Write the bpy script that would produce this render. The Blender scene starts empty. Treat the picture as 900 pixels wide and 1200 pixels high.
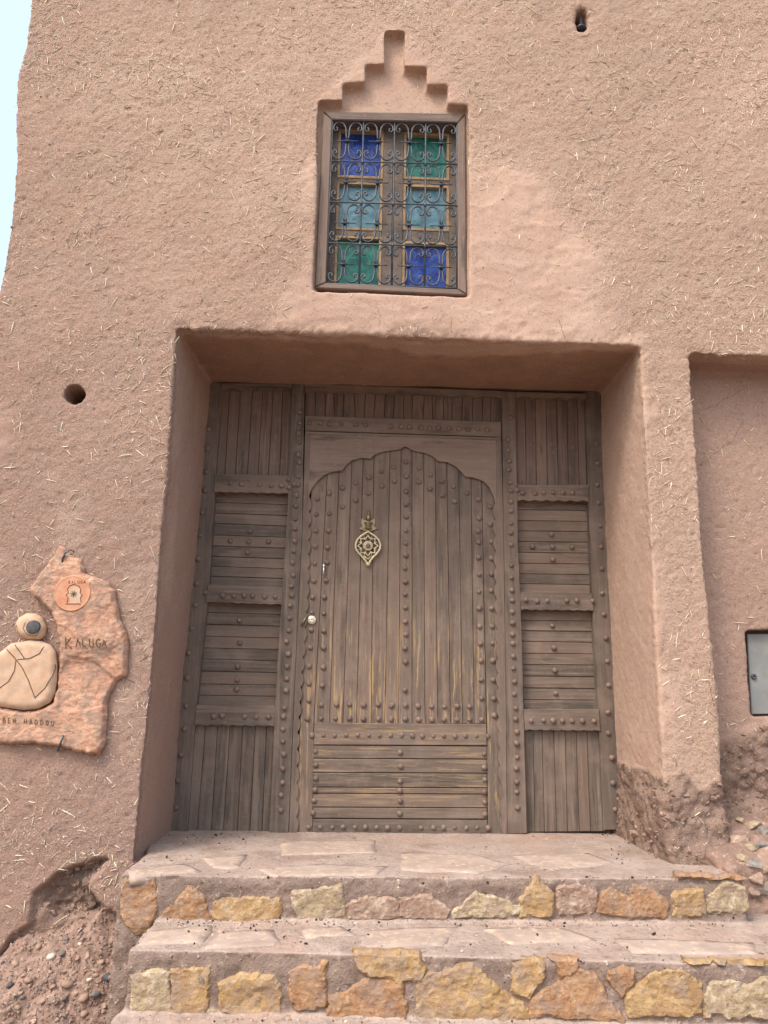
import bpy, bmesh, math, random
import numpy as np
from mathutils import Vector, Matrix
from mathutils.geometry import delaunay_2d_cdt

random.seed(7)
rng = np.random.default_rng(7)
SC = bpy.context.scene
COL = SC.collection
R = math.radians

# ------------------------------------------------------------------ camera
FPX = 900.0                                   # focal length in photo pixels (photo 900 x 1200)
YAW, PITCH, ROLL = R(2.2), R(13.2), R(0.9)
_f = np.array([math.sin(YAW) * math.cos(PITCH), math.cos(YAW) * math.cos(PITCH), math.sin(PITCH)])
_r = np.array([math.cos(YAW), -math.sin(YAW), 0.0])
_u = np.cross(_r, _f)
CF = _f
CR = _r * math.cos(ROLL) + _u * math.sin(ROLL)
CU = _u * math.cos(ROLL) - _r * math.sin(ROLL)

def ray(px, py):
    return CF + CR * (px - 450.0) / FPX - CU * (py - 600.0) / FPX

# the sill centre of the doorway is the world origin; the doorway is 2.2 m wide at its foot
_a, _b = ray(200, 976), ray(727, 976)
_k = 2.2 / (_b[0] / _b[1] - _a[0] / _a[1])
_c = ray(463, 976)
CAM = -_c * (_k / _c[1])

def PY(px, py, y):
    d = ray(px, py)
    return Vector(CAM + d * ((y - CAM[1]) / d[1]))

def PZ(px, py, z):
    d = ray(px, py)
    return Vector(CAM + d * ((z - CAM[2]) / d[2]))

def PP(px, py, o, n):
    d = ray(px, py)
    t = np.dot(np.array(o) - CAM, np.array(n)) / np.dot(d, np.array(n))
    return Vector(CAM + d * t)

cam = bpy.data.cameras.new('camera')
cam.sensor_fit = 'VERTICAL'
cam.sensor_height = 24.0
cam.lens = 24.0 * FPX / 1200.0
cam.clip_start = 0.05
cam.clip_end = 3000
camo = bpy.data.objects.new('camera', cam)
camo.matrix_world = Matrix([[CR[0], CU[0], -CF[0], CAM[0]], [CR[1], CU[1], -CF[1], CAM[1]], [CR[2], CU[2], -CF[2], CAM[2]], [0, 0, 0, 1]])
COL.objects.link(camo)
SC.camera = camo

# ------------------------------------------------------------------ light
SUN_EL, SUN_ROT = R(52), R(222)
w = bpy.data.worlds.new('World')
SC.world = w
w.use_nodes = True
wn = w.node_tree.nodes
sky = wn.new('ShaderNodeTexSky')
sky.sky_type = 'NISHITA'
sky.sun_disc = False
sky.sun_elevation = SUN_EL
sky.sun_rotation = SUN_ROT
sky.air_density = 1.0
sky.dust_density = 6.0
sky.ozone_density = 1.0
wn['Background'].inputs[1].default_value = 0.15
# thin bright cloud over the whole sky, added evenly to the clear-sky light
cloud = wn.new('ShaderNodeMix'); cloud.data_type = 'RGBA'; cloud.blend_type = 'ADD'
cloud.inputs[0].default_value = 1.0
cloud.inputs[7].default_value = (2.1, 2.45, 2.7, 1)
w.node_tree.links.new(sky.outputs[0], cloud.inputs[6])
w.node_tree.links.new(cloud.outputs[2], wn['Background'].inputs[0])
sd = bpy.data.lights.new('sun', 'SUN')
sd.energy = 1.15
sd.angle = R(12)
sd.color = (1.0, 0.95, 0.88)
so = bpy.data.objects.new('sun', sd)
_sv = Vector((math.sin(SUN_ROT) * math.cos(SUN_EL), math.cos(SUN_ROT) * math.cos(SUN_EL), math.sin(SUN_EL)))
so.rotation_euler = _sv.to_track_quat('Z', 'Y').to_euler()
so.location = _sv * 20
COL.objects.link(so)
SC.view_settings.view_transform = 'Standard'
SC.view_settings.look = 'None'
SC.view_settings.gamma = 1.0
SC.view_settings.exposure = 0.66

# ------------------------------------------------------------------ noise in numpy
def _hash(ix, iy, iz, s):
    h = (ix * 374761393 + iy * 668265263 + iz * 2147483647 + s * 974634777) & 0xFFFFFFFF
    h = ((h ^ (h >> 13)) * 1274126177) & 0xFFFFFFFF
    h = (h ^ (h >> 16)) & 0xFFFFFFFF
    return h.astype(np.float64) / 4294967295.0 * 2 - 1

def vnoise(p, seed=0):
    p = np.asarray(p, dtype=np.float64)
    i = np.floor(p).astype(np.int64)
    f = p - i
    f = f * f * f * (f * (f * 6 - 15) + 10)
    out = 0
    for dx in (0, 1):
        wx = f[:, 0] if dx else 1 - f[:, 0]
        for dy in (0, 1):
            wy = f[:, 1] if dy else 1 - f[:, 1]
            for dz in (0, 1):
                wz = f[:, 2] if dz else 1 - f[:, 2]
                out = out + wx * wy * wz * _hash(i[:, 0] + dx, i[:, 1] + dy, i[:, 2] + dz, seed)
    return out

def fbm(p, scale, octaves=3, seed=0):
    p = np.asarray(p) * scale
    a, s, o = 1.0, 0.0, 0
    for k in range(octaves):
        o = o + a * vnoise(p * (2.03 ** k) + 17.3 * k, seed + k)
        s += a
        a *= 0.5
    return o / s

def sdf_poly(pts, poly):
    """signed distance of 2-D points to a polygon, negative inside"""
    pts = np.asarray(pts, float)
    poly = np.asarray(poly, float)
    d = np.full(len(pts), 1e9)
    inside = np.zeros(len(pts), bool)
    n = len(poly)
    for k in range(n):
        a, b = poly[k], poly[(k + 1) % n]
        e = b - a
        w_ = pts - a
        t = np.clip((w_ @ e) / max(e @ e, 1e-12), 0, 1)
        q = w_ - t[:, None] * e
        d = np.minimum(d, np.hypot(q[:, 0], q[:, 1]))
        c = ((a[1] > pts[:, 1]) != (b[1] > pts[:, 1]))
        with np.errstate(divide='ignore', invalid='ignore'):
            xi = (b[0] - a[0]) * (pts[:, 1] - a[1]) / (b[1] - a[1] + 1e-15) + a[0]
        inside ^= c & (pts[:, 0] < xi)
    return np.where(inside, -d, d)

def sstep(a, b, x):
    t = np.clip((x - a) / (b - a), 0, 1)
    return t * t * (3 - 2 * t)

# ------------------------------------------------------------------ object helpers
ORG = {}

def empty(name, loc, label=None, cat=None, group=None, kind=None, parent=None):
    o = bpy.data.objects.new(name, None)
    o.empty_display_size = 0.1
    COL.objects.link(o)
    place(o, Vector(loc), parent)
    tag(o, label, cat, group, kind)
    return o

def place(o, c, parent):
    if parent is not None:
        o.parent = parent
        o.location = c - ORG[parent.name]
    else:
        o.location = c
    ORG[o.name] = c.copy()

def tag(o, label=None, cat=None, group=None, kind=None):
    if label: o['label'] = label
    if cat: o['category'] = cat
    if group: o['group'] = group
    if kind: o['kind'] = kind
    return o

def link_mesh(name, me, mat, parent=None, smooth=False, centre=True, loc=None):
    if mat is not None and not me.materials:
        me.materials.append(mat)
    if smooth:
        me.polygons.foreach_set('use_smooth', [True] * len(me.polygons))
    o = bpy.data.objects.new(name, me)
    COL.objects.link(o)
    if loc is None:
        n = len(me.vertices)
        co = np.empty(n * 3)
        me.vertices.foreach_get('co', co)
        co = co.reshape(-1, 3)
        if centre:
            c = Vector(((co[:, 0].min() + co[:, 0].max()) / 2, (co[:, 1].min() + co[:, 1].max()) / 2, co[:, 2].min()))
        else:
            c = Vector((0, 0, 0))
        co -= np.array(c)
        me.vertices.foreach_set('co', co.ravel())
        me.update()
    else:
        c = Vector(loc)
    place(o, c, parent)
    return o

def mesh_from(name, verts, faces):
    me = bpy.data.meshes.new(name)
    me.from_pydata([tuple(v) for v in verts], [], faces)
    me.update()
    return me

def bm_mesh(name, bm):
    bmesh.ops.recalc_face_normals(bm, faces=bm.faces)
    me = bpy.data.meshes.new(name)
    bm.to_mesh(me)
    bm.free()
    return me

def slab_bm(front, back, bevel=0.0025, bm=None):
    """solid between a front outline and a back outline (same count); front edges bevelled"""
    bm = bm or bmesh.new()
    f = [bm.verts.new(p) for p in front]
    b = [bm.verts.new(p) for p in back]
    n = len(f)
    ff = bm.faces.new(f)
    bm.faces.new(list(reversed(b)))
    for k in range(n):
        bm.faces.new((f[k], b[k], b[(k + 1) % n], f[(k + 1) % n]))
    if bevel:
        bmesh.ops.bevel(bm, geom=list(ff.edges), offset=bevel, segments=1, profile=0.6, affect='EDGES', clamp_overlap=True)
    return bm

def board(name, px, y0, y1, mat, parent, bevel=0.0025, ytop=None, jit=0.0):
    """a board traced at the plane y0 and given its depth back to y1; ytop leans its upper edge back"""
    pts = [PY(a, b, y0) for a, b in px]
    if ytop is not None:
        zm = sum(p.z for p in pts) / len(pts)
        front = [Vector((p.x, ytop if p.z > zm else y0, p.z)) for p in pts]
    else:
        front = [p.copy() for p in pts]
    if jit:
        j = random.uniform(-jit, jit)
        tl = random.uniform(-jit, jit) * 0.7
        xm = sum(p.x for p in pts) / len(pts)
        for p in front:
            p.y += j + (tl if p.x > xm else -tl)
    back = [Vector((p.x, y1, p.z)) for p in pts]
    me = bm_mesh(name, slab_bm(front, back, bevel))
    return link_mesh(name, me, mat, parent)

def tube_bm(bm, pts, r, seg=6, closed=False, r1=None):
    pts = [Vector(p) for p in pts]
    n = len(pts)
    rings = []
    prev = None
    for i in range(n):
        if closed:
            t = pts[(i + 1) % n] - pts[i - 1]
        else:
            t = pts[min(i + 1, n - 1)] - pts[max(i - 1, 0)]
        t.normalize()
        ref = Vector((0, 1, 0)) if abs(t.y) < 0.9 else Vector((1, 0, 0))
        a = t.cross(ref).normalized()
        b = t.cross(a).normalized()
        rr = r if r1 is None else r + (r1 - r) * i / max(n - 1, 1)
        rings.append([bm.verts.new(pts[i] + (a * math.cos(2 * math.pi * k / seg) + b * math.sin(2 * math.pi * k / seg)) * rr) for k in range(seg)])
    m = n if closed else n - 1
    for i in range(m):
        A, B = rings[i], rings[(i + 1) % n]
        for k in range(seg):
            try:
                bm.faces.new((A[k], A[(k + 1) % seg], B[(k + 1) % seg], B[k]))
            except ValueError:
                pass
    if not closed:
        bm.faces.new(rings[0])
        bm.faces.new(list(reversed(rings[-1])))
    return bm

def lathe_bm(bm, prof, origin, axis=Vector((0, -1, 0)), seg=12):
    """profile of (radius, height along axis)"""
    axis = axis.normalized()
    ref = Vector((0, 0, 1)) if abs(axis.z) < 0.9 else Vector((1, 0, 0))
    a = axis.cross(ref).normalized()
    b = axis.cross(a).normalized()
    rings = []
    for r, h in prof:
        if r < 1e-6:
            rings.append([bm.verts.new(origin + axis * h)])
        else:
            rings.append([bm.verts.new(origin + axis * h + (a * math.cos(2 * math.pi * k / seg) + b * math.sin(2 * math.pi * k / seg)) * r) for k in range(seg)])
    for A, B in zip(rings, rings[1:]):
        for k in range(seg):
            if len(A) == 1 and len(B) == 1: continue
            if len(A) == 1: bm.faces.new((A[0], B[(k + 1) % seg], B[k]))
            elif len(B) == 1: bm.faces.new((A[k], A[(k + 1) % seg], B[0]))
            else: bm.faces.new((A[k], A[(k + 1) % seg], B[(k + 1) % seg], B[k]))
    return bm

def relief(name, poly, O, U, V, N, spacing, hfn, thick, mat, parent, jitter=0.0, smooth=True, rough_edge=0.0, seed=0):
    """solid piece with a modelled face: poly in (u,v), face height hfn(uv, dist) along N, thick behind"""
    poly = [np.array(p, float) for p in poly]
    bp = []
    n = len(poly)
    for k in range(n):
        a, b = poly[k], poly[(k + 1) % n]
        L = np.linalg.norm(b - a)
        m = max(1, int(round(L / spacing)))
        for j in range(m):
            bp.append(a + (b - a) * j / m)
    bp = np.array(bp)
    if rough_edge:
        q = np.c_[bp * 1.0, np.zeros(len(bp)) + seed]
        bp = bp + np.c_[fbm(q, 1 / (spacing * 3), 2, seed + 5), fbm(q, 1 / (spacing * 3), 2, seed + 9)] * rough_edge
    lo, hi = bp.min(0), bp.max(0)
    gx = np.arange(lo[0], hi[0], spacing)
    gy = np.arange(lo[1], hi[1], spacing * 0.87)
    G = np.array([(x + (spacing / 2 if j % 2 else 0), y) for j, y in enumerate(gy) for x in gx])
    if len(G):
        G = G + rng.uniform(-0.25, 0.25, G.shape) * spacing
        G = G[sdf_poly(G, bp) < -spacing * 0.45]
    nb = len(bp)
    allp = np.vstack([bp, G]) if len(G) else bp
    vs, es, fs, *_ = delaunay_2d_cdt([Vector(p) for p in allp], [(i, (i + 1) % nb) for i in range(nb)], [list(range(nb))], 1, 1e-6)
    P2 = np.array([tuple(v) for v in vs])
    dist = -sdf_poly(P2, bp)
    dist[dist < 1e-5] = 0
    h = hfn(P2, dist)
    O, U, V, N = (np.array(q, float) for q in (O, U, V, N))
    top = O + P2[:, :1] * U + P2[:, 1:] * V + h[:, None] * N
    bot = O + P2[:nb, :1] * U + P2[:nb, 1:] * V - thick * N
    verts = np.vstack([top, bot])
    nt = len(top)
    faces = [list(f) for f in fs]
    # orient
    area = sum(poly[i][0] * poly[(i + 1) % n][1] - poly[(i + 1) % n][0] * poly[i][1] for i in range(n))
    for i in range(nb):
        j = (i + 1) % nb
        faces.append([i, nt + i, nt + j, j])
    faces.append([nt + i for i in range(nb)][::-1])
    me = mesh_from(name, verts, faces)
    bm = bmesh.new(); bm.from_mesh(me)
    bmesh.ops.recalc_face_normals(bm, faces=bm.faces)
    bm.to_mesh(me); bm.free()
    return link_mesh(name, me, mat, parent, smooth=smooth)

def voxel_mesh(name, solids, cutters, voxel):
    """boolean the solids, then turn the result into an even fine mesh; returns mesh"""
    tmp = []
    def mk(bm):
        me = bm_mesh('tmp', bm)
        o = bpy.data.objects.new('tmp', me)
        COL.objects.link(o)
        tmp.append(o)
        return o
    base = mk(solids[0])
    for s in solids[1:]:
        m = base.modifiers.new('b', 'BOOLEAN'); m.object = mk(s); m.operation = 'UNION'; m.solver = 'EXACT'
    for s in cutters:
        m = base.modifiers.new('b', 'BOOLEAN'); m.object = mk(s); m.operation = 'DIFFERENCE'; m.solver = 'EXACT'
    m = base.modifiers.new('r', 'REMESH'); m.mode = 'VOXEL'; m.voxel_size = voxel; m.use_smooth_shade = True
    dg = bpy.context.evaluated_depsgraph_get()
    me = bpy.data.meshes.new_from_object(base.evaluated_get(dg))
    me.name = name
    for o in tmp:
        d = o.data
        bpy.data.objects.remove(o)
        bpy.data.meshes.remove(d)
    return me

def get_co(me):
    a = np.empty(len(me.vertices) * 3); me.vertices.foreach_get('co', a); return a.reshape(-1, 3)

def get_no(me):
    a = np.empty(len(me.vertices) * 3, dtype=np.float32); me.vertex_normals.foreach_get('vector', a); return a.reshape(-1, 3).astype(float)

def set_co(me, c):
    me.vertices.foreach_set('co', np.ascontiguousarray(c).ravel()); me.update()

def set_mask(me, name, rgb):
    a = me.color_attributes.new(name, 'FLOAT_COLOR', 'POINT')
    c = np.ones((len(me.vertices), 4), dtype=np.float32)
    c[:, :rgb.shape[1]] = rgb
    a.data.foreach_set('color', c.ravel())

# ------------------------------------------------------------------ materials
class NT:
    def __init__(self, name, rough=0.9, spec=0.2):
        self.m = bpy.data.materials.new(name)
        self.m.use_nodes = True
        self.t = self.m.node_tree
        self.b = self.t.nodes['Principled BSDF']
        self.b.inputs['Roughness'].default_value = rough
        self.b.inputs['Specular IOR Level'].default_value = spec
        self.geo = self.t.nodes.new('ShaderNodeNewGeometry')
        self.pos = self.geo.outputs['Position']
    def n(self, t, **kw):
        nd = self.t.nodes.new(t)
        for k, v in kw.items(): setattr(nd, k, v)
        return nd
    def lk(self, a, b): self.t.links.new(a, b)
    def inp(self, nd, i, v):
        if hasattr(v, 'links'): self.lk(v, nd.inputs[i])
        else: nd.inputs[i].default_value = v
    def mapped(self, scale=(1, 1, 1), rot=(0, 0, 0), src=None, loc=(0, 0, 0)):
        nd = self.n('ShaderNodeMapping')
        nd.inputs['Scale'].default_value = scale
        nd.inputs['Rotation'].default_value = rot
        self.inp(nd, 'Location', loc)
        self.lk(src or self.pos, nd.inputs['Vector'])
        return nd.outputs[0]
    def noise(self, scale, detail=4, rough=0.55, vec=None, dist=0.0):
        nd = self.n('ShaderNodeTexNoise')
        nd.inputs['Scale'].default_value = scale
        nd.inputs['Detail'].default_value = detail
        nd.inputs['Roughness'].default_value = rough
        nd.inputs['Distortion'].default_value = dist
        self.lk(vec or self.pos, nd.inputs['Vector'])
        return nd.outputs['Fac']
    def voro(self, scale, feature='F1', vec=None, out='Distance', rand=1.0):
        nd = self.n('ShaderNodeTexVoronoi', feature=feature)
        nd.inputs['Scale'].default_value = scale
        nd.inputs['Randomness'].default_value = rand
        self.lk(vec or self.pos, nd.inputs['Vector'])
        return nd.outputs[out]
    def rng(self, v, a, b, c=0.0, d=1.0):
        nd = self.n('ShaderNodeMapRange', interpolation_type='SMOOTHSTEP')
        self.inp(nd, 'Value', v)
        for k, q in (('From Min', a), ('From Max', b), ('To Min', c), ('To Max', d)): nd.inputs[k].default_value = q
        return nd.outputs[0]
    def math(self, op, a, b=0.0):
        nd = self.n('ShaderNodeMath', operation=op)
        self.inp(nd, 0, a); self.inp(nd, 1, b)
        return nd.outputs[0]
    def mix(self, fac, a, b, blend='MIX'):
        nd = self.n('ShaderNodeMix', data_type='RGBA', blend_type=blend)
        self.inp(nd, 0, fac)
        for i, v in ((6, a), (7, b)):
            if hasattr(v, 'links'): self.lk(v, nd.inputs[i])
            else: nd.inputs[i].default_value = (*v, 1) if len(v) == 3 else v
        return nd.outputs[2]
    def color(self, v): 
        if hasattr(v, 'links'): self.lk(v, self.b.inputs['Base Color'])
        else: self.b.inputs['Base Color'].default_value = (*v, 1)
    def bump(self, h, strength=0.5, dist=0.01, prev=None):
        nd = self.n('ShaderNodeBump')
        nd.inputs['Strength'].default_value = strength
        nd.inputs['Distance'].default_value = dist
        self.lk(h, nd.inputs['Height'])
        if prev: self.lk(prev, nd.inputs['Normal'])
        return nd.outputs[0]
    def normal(self, v): self.lk(v, self.b.inputs['Normal'])

def mat_adobe():
    t = NT('straw_adobe', 0.95, 0.1)
    at = t.n('ShaderNodeAttribute', attribute_name='mask')
    sep = t.n('ShaderNodeSeparateColor'); t.lk(at.outputs['Color'], sep.inputs[0])
    smooth, raw, deep_tone = sep.outputs[0], sep.outputs[1], sep.outputs[2]
    big = t.rng(t.noise(1.1, 3, 0.6), 0.3, 0.72)
    mid = t.rng(t.noise(7, 4, 0.65), 0.3, 0.7)
    fine = t.noise(90, 3, 0.7)
    grit = t.noise(330, 2, 0.6)
    c = t.mix(big, (0.395, 0.280, 0.214), (0.475, 0.340, 0.258))
    c = t.mix(deep_tone, c, (0.290, 0.196, 0.160))
    c = t.mix(t.math('MULTIPLY', mid, 0.35), c, (0.36, 0.215, 0.155))
    sm = t.mix(mid, (0.475, 0.325, 0.255), (0.415, 0.278, 0.216))
    c = t.mix(t.math('MULTIPLY', smooth, 0.25), c, sm)
    a2 = t.n('ShaderNodeAttribute', attribute_name='soffit_shade')
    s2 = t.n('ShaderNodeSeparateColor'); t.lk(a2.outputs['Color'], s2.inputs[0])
    c = t.mix(s2.outputs[0], c, t.mix(mid, (0.29, 0.17, 0.112), (0.23, 0.137, 0.095)))  # dark brown mixed into the soffit to deepen its shade
    rw = t.mix(mid, (0.175, 0.118, 0.092), (0.27, 0.188, 0.148))
    c = t.mix(raw, c, rw)
    st_ = t.noise(1.0, 5, 0.7, t.mapped((5, 5, 0.8)))
    c = t.mix(t.rng(st_, 0.55, 0.75, 0, 0.30), c, (0.31, 0.20, 0.155))
    c = t.mix(t.rng(t.noise(1.0, 4, 0.6, t.mapped((3, 3, 1.3), (0, 0, 0), None, (9, 1, 4))), 0.58, 0.75, 0, 0.35), c, (0.52, 0.39, 0.31))
    # chopped straw and grit in the daub
    fib = None
    for k, rot in enumerate([(0, 0.3, 0.2), (0, 1.2, 0.5), (0, 2.1, 0.1), (0, 2.75, 0.7)]):
        v = t.mapped((1, 1, 1), rot)
        v2 = t.mapped((38, 60, 420), (0, 0, 0), v, (k * 3.1, 0, 0))
        s = t.rng(t.noise(1.0, 1, 0.5, v2), 0.66, 0.76)
        fib = s if fib is None else t.math('MAXIMUM', fib, s)
    keep = t.math('MULTIPLY', fib, t.math('SUBTRACT', 1.0, t.math('MULTIPLY', smooth, 0.85)))
    keep = t.math('MULTIPLY', keep, t.math('SUBTRACT', 1.0, t.math('MULTIPLY', raw, 0.7)))
    c = t.mix(t.math('MULTIPLY', keep, 0.35), c, (0.66, 0.50, 0.37))
    c = t.mix(t.rng(fine, 0.46, 0.32, 0, 0.6), c, (0.20, 0.12, 0.09))
    c = t.mix(t.rng(grit, 0.57, 0.72, 0, 0.55), c, (0.66, 0.50, 0.40))
    c = t.mix(t.rng(grit, 0.42, 0.28, 0, 0.5), c, (0.17, 0.10, 0.08))
    t.color(c)
    n1 = t.bump(t.noise(28, 5, 0.6), 0.35, 0.008)
    n2 = t.bump(fine, 0.9, 0.008, n1)
    n3 = t.bump(t.math('ADD', grit, t.math('MULTIPLY', keep, 0.35)), 0.8, 0.003, n2)
    # the trowelled plaster is calmer
    n4 = t.bump(t.noise(9, 6, 0.6, dist=0.6), 0.5, 0.012)
    n4 = t.bump(t.noise(120, 3, 0.6), 0.35, 0.002, n4)
    mx = t.n('ShaderNodeMix', data_type='VECTOR')
    t.lk(smooth, mx.inputs[0]); t.lk(n3, mx.inputs[4]); t.lk(n4, mx.inputs[5])
    t.normal(mx.outputs[1])
    return t.m

def mat_wood(name, axis, dark=(0.078, 0.062, 0.050), light=(0.178, 0.138, 0.109), wear=0.0, dust=0.5):
    t = NT(name, 0.8, 0.25)
    oi = t.n('ShaderNodeObjectInfo')
    off = t.n('ShaderNodeCombineXYZ')
    t.lk(t.math('MULTIPLY', oi.outputs['Random'], 9.0), off.inputs[0])
    t.lk(t.math('MULTIPLY', oi.outputs['Random'], 5.0), off.inputs[2])
    sc = (70, 70, 3.2) if axis == 'z' else (3.2, 70, 70)
    sc2 = (26, 26, 1.3) if axis == 'z' else (1.3, 26, 26)
    v1 = t.mapped(sc, (0, 0, 0), None, off.outputs[0])
    v2 = t.mapped(sc2, (0, 0, 0), None, off.outputs[0])
    g1 = t.noise(1.0, 4, 0.65, v1)
    g2 = t.noise(1.0, 3, 0.6, v2, 0.5)
    blot = t.noise(5.5, 4, 0.6)
    c = t.mix(t.rng(g2, 0.3, 0.7), dark, light)
    c = t.mix(t.rng(g1, 0.52, 0.3, 0, 0.8), c, (0.055, 0.04, 0.034))
    c = t.mix(t.rng(g1, 0.55, 0.7, 0, 0.35), c, (0.38, 0.29, 0.235))
    r2_ = t.math('FRACT', t.math('MULTIPLY', oi.outputs['Random'], 7.31))
    c = t.mix(t.math('MULTIPLY', oi.outputs['Random'], 0.5), c, (0.095, 0.078, 0.066))
    c = t.mix(t.math('MULTIPLY', r2_, 0.5), c, (0.24, 0.165, 0.125))
    c = t.mix(t.rng(blot, 0.45, 0.7, 0, dust), c, (0.24, 0.178, 0.142))
    blk = t.noise(1.0, 4, 0.7, t.mapped((14, 14, 2.2) if axis == 'z' else (2.2, 14, 14), (0, 0, 0), None, off.outputs[0]))
    c = t.mix(t.rng(blk, 0.55, 0.68, 0, 0.65), c, (0.065, 0.055, 0.05))
    c = t.mix(t.rng(t.noise(3.1, 5, 0.65, t.mapped((1, 1, 1), (0, 0, 0), None, (4, 2, 9))), 0.56, 0.72, 0, 0.45), c, (0.15, 0.135, 0.13))
    dustn = t.rng(t.noise(45, 4, 0.75), 0.56, 0.75, 0, 0.35)
    c = t.mix(dustn, c, (0.34, 0.26, 0.2))
    if wear:
        sx = t.n('ShaderNodeSeparateXYZ'); t.lk(t.pos, sx.inputs[0])
        m = t.math('MULTIPLY', t.rng(sx.outputs['Z'], 1.25, 0.75), t.rng(sx.outputs['Z'], 0.03, 0.2))
        wv = t.mapped((60, 60, 2.6) if axis == 'z' else (4, 60, 80), (0, 0, 0), None, (3, 1, 2))
        wn_ = t.math('MULTIPLY', t.rng(t.noise(1.0, 5, 0.75, wv), 0.53, 0.60), m)
        wn_ = t.math('MULTIPLY', wn_, t.rng(g1, 0.3, 0.5))
        c = t.mix(t.math('MULTIPLY', wn_, wear), c, (0.37, 0.25, 0.13))
    t.color(c)
    n = t.bump(g1, 0.75, 0.004)
    n = t.bump(blot, 0.25, 0.01, n)
    n = t.bump(t.noise(160, 3, 0.6), 0.25, 0.0015, n)
    t.normal(n)
    return t.m

def mat_simple(name, c1, c2, scale, rough=0.85, spec=0.2, bump=0.4, bd=0.004, metallic=0.0, scale2=None, c3=None, vary=0.0):
    t = NT(name, rough, spec)
    a = t.noise(scale, 5, 0.65)
    c = t.mix(t.rng(a, 0.3, 0.7), c1, c2)
    if c3:
        c = t.mix(t.rng(t.noise(scale * 3.3, 4, 0.7), 0.52, 0.68), c, c3)
    if vary:
        oi = t.n('ShaderNodeObjectInfo')
        c = t.mix(t.math('MULTIPLY', oi.outputs['Random'], vary), c, (0.05, 0.04, 0.035))
    t.color(c)
    t.b.inputs['Metallic'].default_value = metallic
    n = t.bump(a, bump, bd)
    n = t.bump(t.noise(scale2 or scale * 8, 3, 0.6), bump * 0.7, bd * 0.35, n)
    t.normal(n)
    return t.m

def mat_attr(name, rough=0.85):
    t = NT(name, rough, 0.2)
    at = t.n('ShaderNodeAttribute', attribute_name='tint')
    t.color(at.outputs['Color'])
    return t.m

def mat_stone(name, ca, cb, cc):
    t = NT(name, 0.85, 0.25)
    oi = t.n('ShaderNodeObjectInfo')
    a = t.noise(9, 5, 0.65)
    b = t.noise(38, 5, 0.75)
    c = t.mix(t.rng(a, 0.35, 0.65), ca, cb)
    c = t.mix(t.rng(b, 0.5, 0.68, 0, 0.8), c, cc)
    c = t.mix(t.rng(b, 0.45, 0.3, 0, 0.6), c, tuple(x * 0.35 for x in ca))
    d = t.math('MULTIPLY', t.rng(t.noise(14, 5, 0.75, t.mapped((1, 1, 1), (0, 0, 0), None, (5, 5, 5))), 0.44, 0.62), 0.75)
    c = t.mix(d, c, (0.27, 0.195, 0.15))
    t.color(c)
    n = t.bump(a, 0.6, 0.020)
    n = t.bump(t.voro(38, 'F1', t.mapped((1, 1, 1.7), (.3, .5, .2))), 0.35, 0.008, n)
    n = t.bump(b, 0.8, 0.010, n)
    n = t.bump(t.noise(220, 3, 0.6), 0.6, 0.002, n)
    t.normal(n)
    return t.m

def mat_glass(name, ca, cb):
    t = NT(name, 0.28, 0.35)
    a = t.noise(24, 2, 0.5, dist=0.8)
    t.color(t.mix(t.rng(a, 0.35, 0.65), ca, cb))
    t.normal(t.bump(a, 0.5, 0.01))
    return t.m

M = {}
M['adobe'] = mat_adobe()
M['wood_v'] = mat_wood('weathered_wood_upright', 'z')
M['wood_h'] = mat_wood('weathered_wood_level', 'x')
M['plank_v'] = mat_wood('door_plank_wood', 'z', wear=0.9)
M['plank_h'] = mat_wood('door_plank_wood_level', 'x', wear=0.55)
M['wood_dark'] = mat_wood('reddish_old_wood', 'z', (0.10, 0.066, 0.056), (0.19, 0.128, 0.106), dust=0.3)  # redder wood for the planks of the upper panels
M['arch'] = mat_wood('arch_board_wood', 'x', (0.20, 0.145, 0.118), (0.29, 0.21, 0.172), dust=0.4)
M['gap'] = mat_simple('dark_backing_wood', (0.04, 0.028, 0.023), (0.07, 0.05, 0.04), 20)
M['stud'] = mat_simple('rusty_iron', (0.15, 0.100, 0.080), (0.25, 0.172, 0.138), 60, 0.6, 0.45, 0.4, 0.002, 0.0, None, (0.16, 0.105, 0.088), 0.4)
M['brass'] = mat_simple('old_brass', (0.44, 0.37, 0.23), (0.58, 0.51, 0.34), 90, 0.5, 0.5, 0.3, 0.001, 0.5)
M['brass_dull'] = mat_simple('tarnished_brass', (0.17, 0.13, 0.075), (0.33, 0.26, 0.15), 90, 0.5, 0.5, 0.3, 0.001, 0.7)
M['pale_brass'] = mat_simple('pale_brass', (0.66, 0.60, 0.44), (0.76, 0.71, 0.58), 90, 0.35, 0.5, 0.2, 0.001, 0.4)
M['iron'] = mat_simple('dark_iron', (0.055, 0.064, 0.075), (0.10, 0.11, 0.125), 40, 0.55, 0.4, 0.3, 0.001, 0.4, None, (0.14, 0.115, 0.10))
M['steel'] = mat_simple('bright_steel', (0.5, 0.52, 0.55), (0.7, 0.72, 0.75), 60, 0.25, 0.5, 0.1, 0.001, 0.9)
M['black'] = mat_simple('black_metal', (0.010, 0.012, 0.02), (0.02, 0.022, 0.03), 60, 0.4, 0.4)
M['sash'] = mat_simple('grey_brown_sash_wood', (0.12, 0.10, 0.09), (0.24, 0.19, 0.155), 12, 0.8, 0.2)
M['casing'] = mat_wood('window_casing_wood', 'z', (0.085, 0.068, 0.060), (0.185, 0.14, 0.118), dust=0.35)
M['casing_h'] = mat_wood('window_casing_wood_level', 'x', (0.095, 0.073, 0.062), (0.21, 0.155, 0.128), dust=0.35)
M['bead'] = mat_simple('yellow_glazing_bead', (0.33, 0.22, 0.12), (0.45, 0.31, 0.18), 30, 0.7, 0.2)
M['blue'] = mat_glass('blue_glass', (0.010, 0.030, 0.20), (0.022, 0.07, 0.34))
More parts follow.
